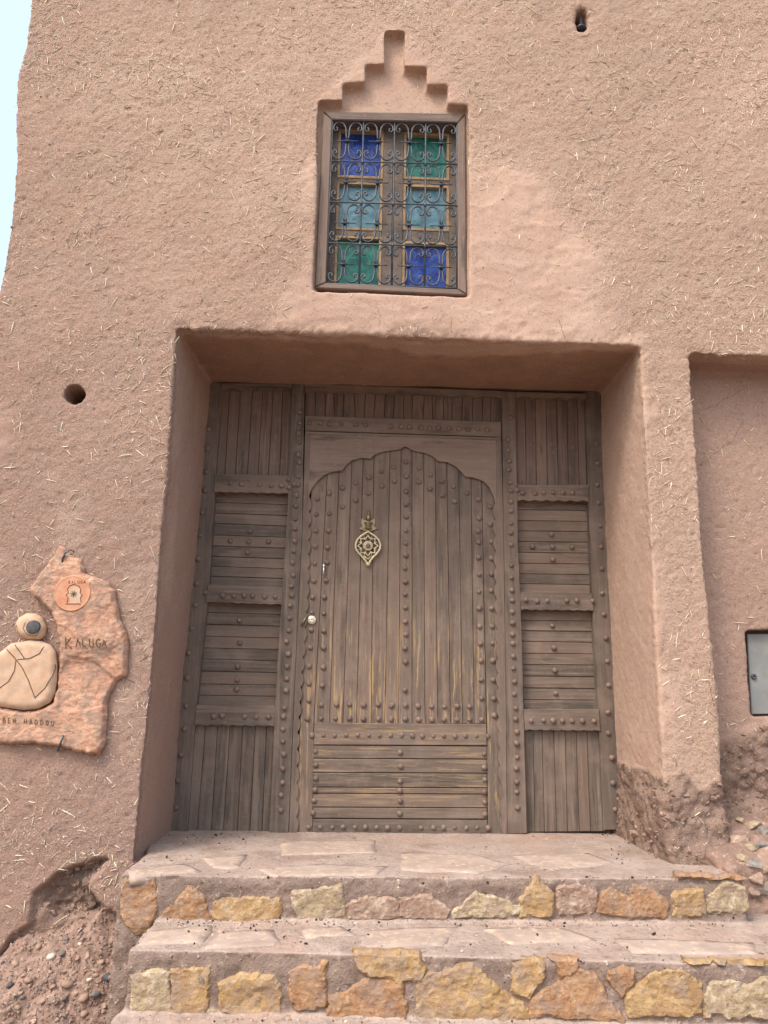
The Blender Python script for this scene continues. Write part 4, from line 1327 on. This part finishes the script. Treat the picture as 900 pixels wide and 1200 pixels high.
GLY = {
    'K': [[(0, 0), (0, 1)], [(.62, 1), (.05, .45), (.7, 0)]], 'A': [[(0, 0), (.35, 1), (.7, 0)]], 'L': [[(0, 1), (0, 0), (.55, 0)]], 'U': [[(0, 1), (0, .25), (.15, 0), (.45, 0), (.6, .25), (.6, 1)]],
    'G': [[(.65, .85), (.4, 1), (.1, .85), (0, .5), (.1, .12), (.4, 0), (.65, .15), (.65, .45), (.4, .45)]], 'B': [[(0, 0), (0, 1), (.45, .95), (.5, .7), (.35, .52), (0, .5)], [(.35, .52), (.6, .3), (.5, .05), (0, 0)]],
    'E': [[(.55, 1), (0, 1), (0, 0), (.55, 0)], [(0, .5), (.45, .5)]], 'N': [[(0, 0), (0, 1), (.6, 0), (.6, 1)]], 'H': [[(0, 0), (0, 1)], [(.6, 0), (.6, 1)], [(0, .5), (.6, .5)]],
    'D': [[(0, 0), (0, 1), (.4, .95), (.62, .6), (.6, .3), (.4, .05), (0, 0)]], 'O': [[(.3, 1), (.05, .8), (0, .4), (.2, 0), (.45, 0), (.62, .4), (.55, .85), (.3, 1)]], 'I': [[(0, 0), (0, 1)]], 'T': [[(-.05, 1), (.6, 1)], [(.28, 1), (.28, 0)]],
    'a': [[(0, 0), (.35, 1), (.7, 0)], [(.13, .4), (.56, .4)]],
}
def letters(text, x0, y0, h, adv, slope, y, r, drop=0):
    x = x0
    for k, ch in enumerate(text):
        if ch != ' ':
            for st in GLY[ch]:
                line([(x + a * h * .8, y0 + slope * (x + a * h * .8 - x0) + (1 - b) * h) for a, b in st], y, r)
        x += adv if ch not in 'I' else adv * .6
gb = bmesh.new()
YT = YF - 0.0345
letters('K', 332, 545, 56, 40, 0.0, YT, 0.0025)
letters('ALUG', 384, 550, 40, 35, 0.02, YT, 0.0022)
letters('a', 518, 556, 36, 37, 0.02, YT, 0.0022)
letters('AIT BEN HaDDOU', -88, 941, 24, 27.5, 0.06, YT, 0.0019)
letters('KaLUGa', 352, 262, 15, 15, -0.02, YM, 0.0011)
link_mesh('lettering', bm_mesh('lettering', gb), M['groove'], sign)
for nm, pts in (('hook', [(372, 112, .0), (350, 104, .028), (328, 120, .034), (315, 145, .03), (312, 172, .026)]), ('hook', [(318, 1036, .036), (308, 1065, .040), (298, 1090, .030), (292, 1112, 0.0)])):
    gb = bmesh.new()
    tube_bm(gb, [sgn(a, b, YF - d_ - 0.002) for a, b, d_ in pts], 0.0045, 6)
    link_mesh(nm, bm_mesh(nm, gb), M['iron'], sign, smooth=True)

# ------------------------------------------------------------------ stone steps
steps = empty('stone_steps', (0, -1.2, gz), 'rough masonry steps of ochre stones and pink mortar below the doorway', 'steps')
Z1, Z2, Z3 = 0.0, 0.0, 0.0
# heights: second tread follows from its back edge, the third from the riser's foot
A1_, B1_ = PZ(138, 1026, 0.0), PZ(872, 1031, 0.0)          # front edge of the sill slab
n1_ = Vector((-(B1_ - A1_).y, (B1_ - A1_).x, 0)).normalized()
if n1_.y > 0: n1_ = -n1_
f1 = PP(400, 1079, A1_, n1_)
Z2 = f1.z
A2_, B2_ = PZ(152, 1113, Z2), PZ(900, 1131, Z2)
n2_ = Vector((-(B2_ - A2_).y, (B2_ - A2_).x, 0)).normalized()
if n2_.y > 0: n2_ = -n2_
Z3 = PP(500, 1193, A2_, n2_).z
print('Z', Z2, Z3, 'CAM', CAM, 'A1', A1_, 'A2', A2_)
A3_, B3_ = A2_ + Vector((-0.02, -0.34, 0)), B2_ + Vector((0.1, -0.34, 0))
def zprism(pts, z0, z1):
    return slab_bm([Vector((p[0], p[1], z1)) for p in pts], [Vector((p[0], p[1], z0)) for p in pts], 0)
dirx = (B2_ - A2_).normalized()
B2e = B2_ + dirx * 1.3
sol = [zprism([A1_, B1_, (B1_.x + 0.0, YF + 0.15), (1.25, 0.1), (-1.2, 0.1), (A1_.x - 0.0, YF + 0.1)], gz - 0.1, 0.0),
       zprism([A2_, B2e, (B2e.x, YF + 0.12), (A2_.x + 0.0, YF + 0.12)], gz - 0.12, Z2),
       zprism([A3_, B3_ + dirx * 1.2, (B2e.x + 0.1, YF + 0.0), (A3_.x, YF + 0.0)], gz - 0.14, Z3)]
me = voxel_mesh('masonry', sol, [], 0.0115)
co = adj_smooth(me, get_co(me), 1, 0.5)
set_co(me, co)
no = get_no(me)
up = sstep(0.4, 0.9, no[:, 2])
d = (1 - up) * (0.009 * fbm(co, 9, 3, 21) + 0.011 * fbm(co, 34, 4, 22)) + up * (0.004 * fbm(co, 5, 3, 23) + 0.0015 * fbm(co, 50, 2, 24))
eg_ = np.maximum(sstep(.035, 0, np.abs(co[:, 2] - Z1)), sstep(.035, 0, np.abs(co[:, 2] - Z2)))
d += (1 - up) * eg_ * (0.008 * fbm(co, 16, 3, 25) - .003)
set_co(me, co + no * d[:, None])
# mortar material with paler trodden tops
t = NT('step_mortar', 0.92, 0.15)
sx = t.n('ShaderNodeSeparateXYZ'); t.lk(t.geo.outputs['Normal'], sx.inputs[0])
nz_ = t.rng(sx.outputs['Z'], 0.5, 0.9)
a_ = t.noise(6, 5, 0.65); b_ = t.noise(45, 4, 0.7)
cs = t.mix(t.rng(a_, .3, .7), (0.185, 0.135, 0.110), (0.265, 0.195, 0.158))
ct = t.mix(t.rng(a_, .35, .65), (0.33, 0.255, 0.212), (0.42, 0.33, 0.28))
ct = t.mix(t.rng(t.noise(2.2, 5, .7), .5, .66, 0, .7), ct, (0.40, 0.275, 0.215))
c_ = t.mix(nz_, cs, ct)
c_ = t.mix(t.rng(b_, .55, .72, 0, .5), c_, (0.58, 0.47, 0.4))
c_ = t.mix(t.rng(b_, .46, .28, 0, .7), c_, (0.13, 0.09, 0.07))
c_ = t.mix(t.rng(t.noise(3.4, 6, .75, t.mapped((1, 1, 1), (0, 0, 0), None, (3, 3, 3))), .52, .66, 0, .6), c_, (0.24, 0.165, 0.13))
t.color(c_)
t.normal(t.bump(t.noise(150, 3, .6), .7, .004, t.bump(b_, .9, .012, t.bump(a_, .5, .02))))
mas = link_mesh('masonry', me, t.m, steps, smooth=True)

def rise_frame(A, B, n): 
    U = (B - A).normalized()
    return A, U, Vector((0, 0, 1)), n
def c7(x, y): return (x / 1.957, 960 + y / 1.957)
def c8(x, y): return (440 + x / 1.957, 960 + y / 1.957)
def riser_stone(pts, A, B, n, mat, proud=0.012, seed=0):
    O_, U_, V_, N_ = rise_frame(A, B, n)
    poly = []
    for a, b in pts:
        v = PP(a, b, A, n) - A
        poly.append((v.dot(U_), v.dot(V_)))
    poly = np.array(poly); cc_ = poly.mean(0); L_ = np.linalg.norm(poly - cc_, axis=1).mean(); poly = cc_ + (poly - cc_) * (1 + 0.019 / L_)
    def hf(P2, d_):
        p3 = np.c_[P2, np.zeros(len(P2)) + seed * 3.7]
        tilt = (fbm(np.array([[seed * 9.1, 0.3, 0.7]]), 1, 1)[0]) * 0.1
        f_ = fbm(p3, 15, 2, seed); return -0.010 + (0.012 + proud * 0.75) * sstep(0, 0.010, d_) + 0.005 * np.round(f_ * 3.5) / 3.5 + 0.003 * f_ + 0.0035 * fbm(p3, 55, 2, seed + 1) + tilt * (P2[:, 1] - P2[:, 1].mean()) * sstep(0, .02, d_)
    return relief('stone', poly, O_, U_, V_, N_, 0.0110, hf, 0.03, mat, steps, rough_edge=0.011, seed=seed, smooth=False)
r1 = [([c7(*p) for p in [(285, 142), (355, 150), (358, 200), (345, 250), (315, 258), (282, 215)]], 'orange'), ([c7(*p) for p in [(432, 152), (465, 178), (480, 236), (362, 240), (385, 205)]], 'orange'),
      ([c7(*p) for p in [(497, 184), (560, 178), (628, 181), (642, 200), (632, 232), (560, 240), (500, 232)]], 'ochre'), ([c7(*p) for p in [(675, 168), (780, 150), (787, 225), (690, 238), (675, 200)]], 'buff'),
      ([c7(*p) for p in [(800, 192), (830, 178), (905, 180), (915, 228), (800, 232)]], 'pink'), ([c8(*p) for p in [(60, 180), (130, 177), (165, 205), (160, 230), (62, 225)]], 'pink'),
      ([c8(*p) for p in [(185, 207), (230, 168), (290, 180), (330, 197), (325, 222), (180, 228)]], 'buff'), ([c8(*p) for p in [(335, 182), (370, 139), (395, 157), (405, 175), (400, 215), (335, 220)]], 'ochre'),
      ([c8(*p) for p in [(420, 157), (470, 152), (505, 172), (500, 215), (425, 217)]], 'pink'), ([c8(*p) for p in [(510, 215), (525, 170), (540, 157), (585, 182), (583, 220)]], 'orange'),
      ([c8(*p) for p in [(588, 167), (600, 157), (645, 167), (665, 190), (668, 222), (588, 222)]], 'orange'), ([c8(*p) for p in [(685, 167), (748, 164), (757, 215), (687, 222)]], 'ochre'),
      ([c8(*p) for p in [(765, 180), (800, 149), (840, 157), (853, 200), (840, 215), (765, 212)]], 'buff')]
r2 = [([c7(*p) for p in [(305, 357), (388, 354), (390, 462), (305, 465)]], 'buff'), ([c7(*p) for p in [(398, 354), (483, 344), (475, 440), (462, 458), (402, 460)]], 'ochre'),
      ([c7(*p) for p in [(510, 377), (560, 360), (625, 362), (640, 405), (632, 462), (560, 465), (512, 430)]], 'ochre'), ([c7(*p) for p in [(668, 347), (745, 339), (742, 425), (682, 430), (665, 390)]], 'orange'),
      ([c7(*p) for p in [(762, 402), (850, 368), (920, 368), (930, 440), (920, 460), (757, 462)]], 'orange'), ([c8(*p) for p in [(-38, 309), (0, 308), (85, 310), (103, 345), (98, 376), (0, 360), (-30, 345)]], 'ochre'),
      ([c8(*p) for p in [(105, 362), (190, 340), (240, 342), (260, 367), (345, 430), (352, 458), (180, 465), (105, 458)]], 'ochre'), ([c8(*p) for p in [(320, 337), (378, 332), (380, 360), (352, 402), (317, 390)]], 'ochre'),
      ([c8(*p) for p in [(410, 326), (455, 327), (453, 350), (425, 361)]], 'orange'), ([c8(*p) for p in [(359, 410), (460, 348), (500, 367), (562, 448), (555, 458), (370, 454)]], 'orange'),
      ([c8(*p) for p in [(537, 350), (570, 345), (585, 360), (565, 410), (540, 375)]], 'orange'), ([c8(*p) for p in [(583, 397), (640, 347), (700, 347), (740, 377), (740, 448), (585, 450)]], 'ochre'),
      ([c8(*p) for p in [(760, 400), (780, 372), (900, 368), (960, 380), (960, 460), (765, 450)]], 'buff'), ([c7(*p) for p in [(468, 440), (480, 434), (496, 442), (494, 456), (472, 456)]], 'buff')]
for k, (pp, m) in enumerate(r1): riser_stone(pp, A1_, B1_, n1_, M[m], 0.010, k)
for k, (pp, m) in enumerate(r2): riser_stone(pp, A2_, B2_, n2_, M[m], 0.013, 40 + k)

# flagstones bedded in the treads
def flag(px, z, k, mat='flag'):
    poly = [(PZ(a, b, z).x, PZ(a, b, z).y) for a, b in px]
    relief('flagstone', poly, (0, 0, z), (1, 0, 0), (0, 1, 0), (0, 0, 1), 0.03, lambda P2, d_: 0.0010 + 0.0035 * sstep(0, .02, d_) + 0.003 * fbm(np.c_[P2, P2[:, 0] * 0 + k], 7, 2, k), 0.03, M[mat], steps, rough_edge=0.012, seed=k)
for k, px in enumerate([[(238, 1006), (288, 1001), (280, 1019), (252, 1017)], [(300, 1018), (380, 1013), (455, 1015), (440, 1026), (315, 1027)], [(470, 1000), (560, 1003), (600, 1013), (560, 1024), (470, 1020)],
                        [(600, 1002), (690, 1000), (720, 1012), (640, 1022)], [(150, 1020), (215, 1012), (235, 1022), (152, 1027)], [(330, 987), (440, 985), (440, 1000), (330, 1003)]]): flag(px, 0.0, k)
for k, px in enumerate([[(175, 1090), (250, 1085), (240, 1104), (160, 1108)], [(260, 1092), (320, 1090), (330, 1108), (240, 1112)], [(350, 1088), (400, 1086), (420, 1096), (360, 1100)],
                        [(430, 1090), (540, 1086), (520, 1108), (420, 1112)], [(560, 1088), (660, 1087), (700, 1103), (600, 1108)], [(720, 1100), (880, 1105), (890, 1119), (740, 1117)]]): flag(px, Z2, 20 + k)
lip = [c8(*p) for p in [(700, 124), (825, 130), (850, 137), (820, 142), (702, 138)]]
riser_stone(lip, A1_, B1_, n1_, M['orange'], 0.014, 90)
lip = [c8(*p) for p in [(715, 322), (890, 326), (895, 336), (720, 334)]]
riser_stone(lip, A2_, B2_, n2_, M['ochre'], 0.016, 91)

# crumbs of mortar stuck to risers and treads
n_m = 5200
p, nn = surface_sample(mas.data, n_m, lambda c, n_, t_: 0.35 + (n_[:, 1] < -0.5) * 1.0)
clods('mortar_crumbs', p + np.array(ORG[mas.name]), rng.gamma(1.7, .0016, n_m) + .0014, np.array([0.27, 0.20, 0.16]) * rng.uniform(.5, 1.5, (n_m, 1)), mas)

# litter on the treads
sb = bmesh.new(); sb.from_mesh(mas.data)
sbvh = BVHTree.FromBMesh(sb)
so_ = ORG[mas.name]
def drop(x, y):
    h = sbvh.ray_cast(Vector((x, y, 1.5)) - so_, Vector((0, 0, -1)))
    return None if h[0] is None else h[0] + so_
pts, cols, szs = [], [], []
DK = np.array([[0.04, 0.04, 0.045], [0.25, 0.17, 0.13], [0.04, 0.03, 0.025], [0.5, 0.45, 0.38], [0.33, 0.22, 0.17], [0.4, 0.28, 0.22]])
for (xa, xb, ya, yb, n, z) in [(200, 900, 1076, 1112, 60, Z2), (150, 870, 1000, 1026, 25, 0.0), (700, 860, 975, 1010, 90, 0.0), (160, 860, 1078, 1086, 260, Z2), (190, 300, 978, 990, 60, 0), (160, 890, 1194, 1199, 80, Z3)]:
    for _ in range(n):
        v = PZ(random.uniform(xa, xb), random.uniform(ya, yb), z)
        h = drop(v.x, v.y)
        if h is None or h.z < z - .04: continue
        pts.append(np.array(h) + [0, 0, .002]); cols.append(DK[rng.integers(0, 6)] * rng.uniform(.8, 1.2)); szs.append(rng.gamma(2.5, .0011) + .0013)
chips('litter', np.array(pts), np.array(szs), np.array(cols), steps, 0.5)
pts = [np.array(PZ(a, b, Z2)) + [0, 0, .006] for a, b in [(221, 1094), (241, 1092), (262, 1095), (333, 1100), (409, 1092), (540, 1086), (630, 1098), (735, 1112), (787, 1074), (300, 1093)]]
pe = chips('dark_pebbles', np.array(pts), rng.uniform(.004, .008, 10), np.array([[.035, .04, .045]] * 10), steps, 0.5)

# ------------------------------------------------------------------ stony bank left of the steps
nb_x, nb_t = 260, 170
x0b, x1b = PY(-260, 1100, YF).x, A2_.x + 0.06
top_px = [(-260, 1180), (-60, 1140), (0, 1112), (14, 1094), (36, 1080), (60, 1076), (115, 1068), (150, 1080), (200, 1085)]
tp = np.array([(PY(a, b, YF).x, PY(a, b, YF).z) for a, b in top_px])
xs_ = np.linspace(x0b, x1b, nb_x)
ts_ = np.linspace(0, 1, nb_t)
X, T = np.meshgrid(xs_, ts_)
ztop = np.interp(X, tp[:, 0], tp[:, 1])
Yb = YF + 0.05 - T * 0.55 - 0.12 * sstep(0, .15, T)
Zb = ztop * (1 - T) + (gz - 0.05) * T - 0.02
Pb = np.c_[X.ravel(), Yb.ravel(), Zb.ravel()]
dn = 0.03 * fbm(Pb, 5, 3, 51) + 0.024 * fbm(Pb, 18, 3, 52) + 0.013 * fbm(Pb, 55, 3, 53)
Pb += dn[:, None] * np.array([0.1, -0.75, 0.6])
faces = [(j * nb_x + i, (j + 1) * nb_x + i, (j + 1) * nb_x + i + 1, j * nb_x + i + 1) for j in range(nb_t - 1) for i in range(nb_x - 1)]
bank = link_mesh('earth_bank', mesh_from('earth_bank', Pb, faces), M['earth'], smooth=True)
tag(bank, kind='structure')
bb_ = bmesh.new(); bb_.from_mesh(bank.data)
bbvh = BVHTree.FromBMesh(bb_)
bo = ORG[bank.name]
def on_bank(px, py):
    d_ = Vector(ray(px, py)).normalized()
    h = bbvh.ray_cast(Vector(CAM) - bo, d_)
    return None if h[0] is None else (h[0] + bo, h[1])
PEB = []
for k in range(4):
    v = ICO2_V * (1 + 0.12 * fbm(ICO2_V + k * 9, 1.3, 2, k)[:, None]) * np.array([1, .8, .6])
    PEB.append((v, ICO2_F))
pebm = {}
def pebble(pos, s, colr, k, parent):
    key = (k % 4, colr)
    if key not in pebm:
        m_ = mesh_from('pebble', PEB[k % 4][0], PEB[k % 4][1].tolist())
        m_.polygons.foreach_set('use_smooth', [True] * len(m_.polygons))
        m_.materials.append(PM[colr])
        pebm[key] = m_
    o = bpy.data.objects.new('pebble', pebm[key])
    COL.objects.link(o)
    place(o, pos, parent)
    o.scale = (s, s, s)
    o.rotation_euler = (random.uniform(-.4, .4), random.uniform(-.4, .4), random.uniform(0, 6.28))
PM = {'white': mat_simple('cream_pebble', (.52, .45, .36), (.62, .56, .47), 30), 'slate': mat_simple('slate_pebble', (.12, .11, .105), (.18, .165, .15), 30), 'dark': mat_simple('dark_pebble', (.05, .055, .065), (.09, .09, .1), 30),
      'brown': mat_simple('brown_pebble', (.27, .18, .13), (.36, .25, .19), 30)}
c_8 = lambda x, y: (x / 3.333, 840 + y / 3.333)
PB = [(200, 938, 20, 'white'), (245, 925, 15, 'slate'), (258, 868, 13, 'slate'), (320, 848, 12, 'slate'), (312, 888, 9, 'white'), (425, 1020, 24, 'dark'), (375, 1085, 20, 'slate'), (328, 1098, 20, 'brown'), (350, 1028, 12, 'white'),
      (462, 1032, 14, 'brown'), (410, 888, 10, 'slate'), (432, 882, 9, 'brown'), (395, 960, 14, 'brown'), (60, 965, 18, 'brown'), (88, 1098, 12, 'slate'), (70, 1135, 12, 'brown'), (290, 1000, 12, 'brown'), (250, 1100, 12, 'slate'),
      (170, 1110, 14, 'brown'), (110, 1030, 15, 'brown'), (205, 1055, 13, 'brown'), (330, 1160, 16, 'brown'), (150, 900, 14, 'brown'), (40, 1050, 13, 'dark'), (265, 1045, 22, 'brown'), (375, 1010, 12, 'brown'), (490, 910, 10, 'dark')]
for k, (a, b, s_, c_) in enumerate(PB):
    h = on_bank(*c_8(a, b))
    if h: pebble(h[0] + Vector((0, -.001, .001)), s_ / 3.333 * 0.0033 * 1.05, c_, k, bank)
pts, cols, szs = [], [], []
PC = np.array([[.26, .175, .135], [.31, .21, .165], [.22, .145, .11], [.19, .155, .135], [.33, .24, .185], [.29, .19, .15]])
for _ in range(2600):
    h = on_bank(random.uniform(-40, 165), random.uniform(1075, 1230))
    if not h: continue
    pts.append(np.array(h[0])); cols.append(PC[rng.integers(0, 6)] * rng.uniform(.8, 1.15)); szs.append(rng.gamma(2.0, .0021) + .0013)
clods('gravel', np.array(pts), np.array(szs), np.array(cols), bank)

# ------------------------------------------------------------------ rubble at the right end of the steps
rub = empty('rubble_wall', PZ(890, 1060, Z2), 'stub of rough grey rubble masonry at the right end of the top step', 'rubble')
rb = bmesh.new()
hx = B1_.x
sol = [slab_bm([Vector((hx - .01, A1_.y + .12, 0.02)), Vector((hx + .9, A1_.y + .12, 0.10)), Vector((hx + .9, A1_.y + .12, gz)), Vector((hx - .01, A1_.y + .12, gz))],
               [Vector((hx - .06, YR + .1, 0.16)), Vector((hx + .9, YR + .1, 0.30)), Vector((hx + .9, YR + .1, gz)), Vector((hx - .06, YR + .1, gz))], 0)]
me = voxel_mesh('rubble_core', sol, [], 0.014)
co = adj_smooth(me, get_co(me), 4, .5); set_co(me, co)
no = get_no(me)
set_co(me, co + no * (0.03 * fbm(co, 8, 3, 71) + 0.012 * fbm(co, 30, 3, 72))[:, None])
rc = link_mesh('rubble_core', me, M['earth'], rub, smooth=True)
rb = bmesh.new(); rb.from_mesh(rc.data); rbv = BVHTree.FromBMesh(rb); ro = ORG[rc.name]
RM = [M['pink'], M['buff'], mat_stone('grey_stone', (.20, .175, .155), (.27, .24, .21), (.4, .36, .32))]
k = 0
for (a, b, s_) in [(868, 985, 12), (884, 968, 9), (897, 975, 11), (879, 996, 9), (893, 993, 10), (905, 1003, 14), (884, 1012, 10), (897, 1018, 9), (872, 1008, 8), (905, 960, 10), (878, 950, 8), (893, 950, 8), (920, 985, 14), (925, 1020, 14),
                   (888, 1030, 9), (900, 1040, 10), (884, 1045, 7), (868, 962, 7), (915, 1050, 14), (940, 1000, 16), (945, 1040, 16), (940, 960, 14)]:
    d_ = Vector(ray(a, b)).normalized()
    h = rbv.ray_cast(Vector(CAM) - ro, d_)
    if h[0] is None: continue
    v, f = hull(100 + k, 16)
    vv = v * np.array([1.0, .8, rng.uniform(.75, 1.1)]) * s_ * 0.0042
    m_ = mesh_from('stone', vv + np.array(h[0] + ro), f.tolist())
    o = link_mesh('stone', m_, RM[(k * 7 + k // 3) % 3], rub, smooth=False)
    k += 1
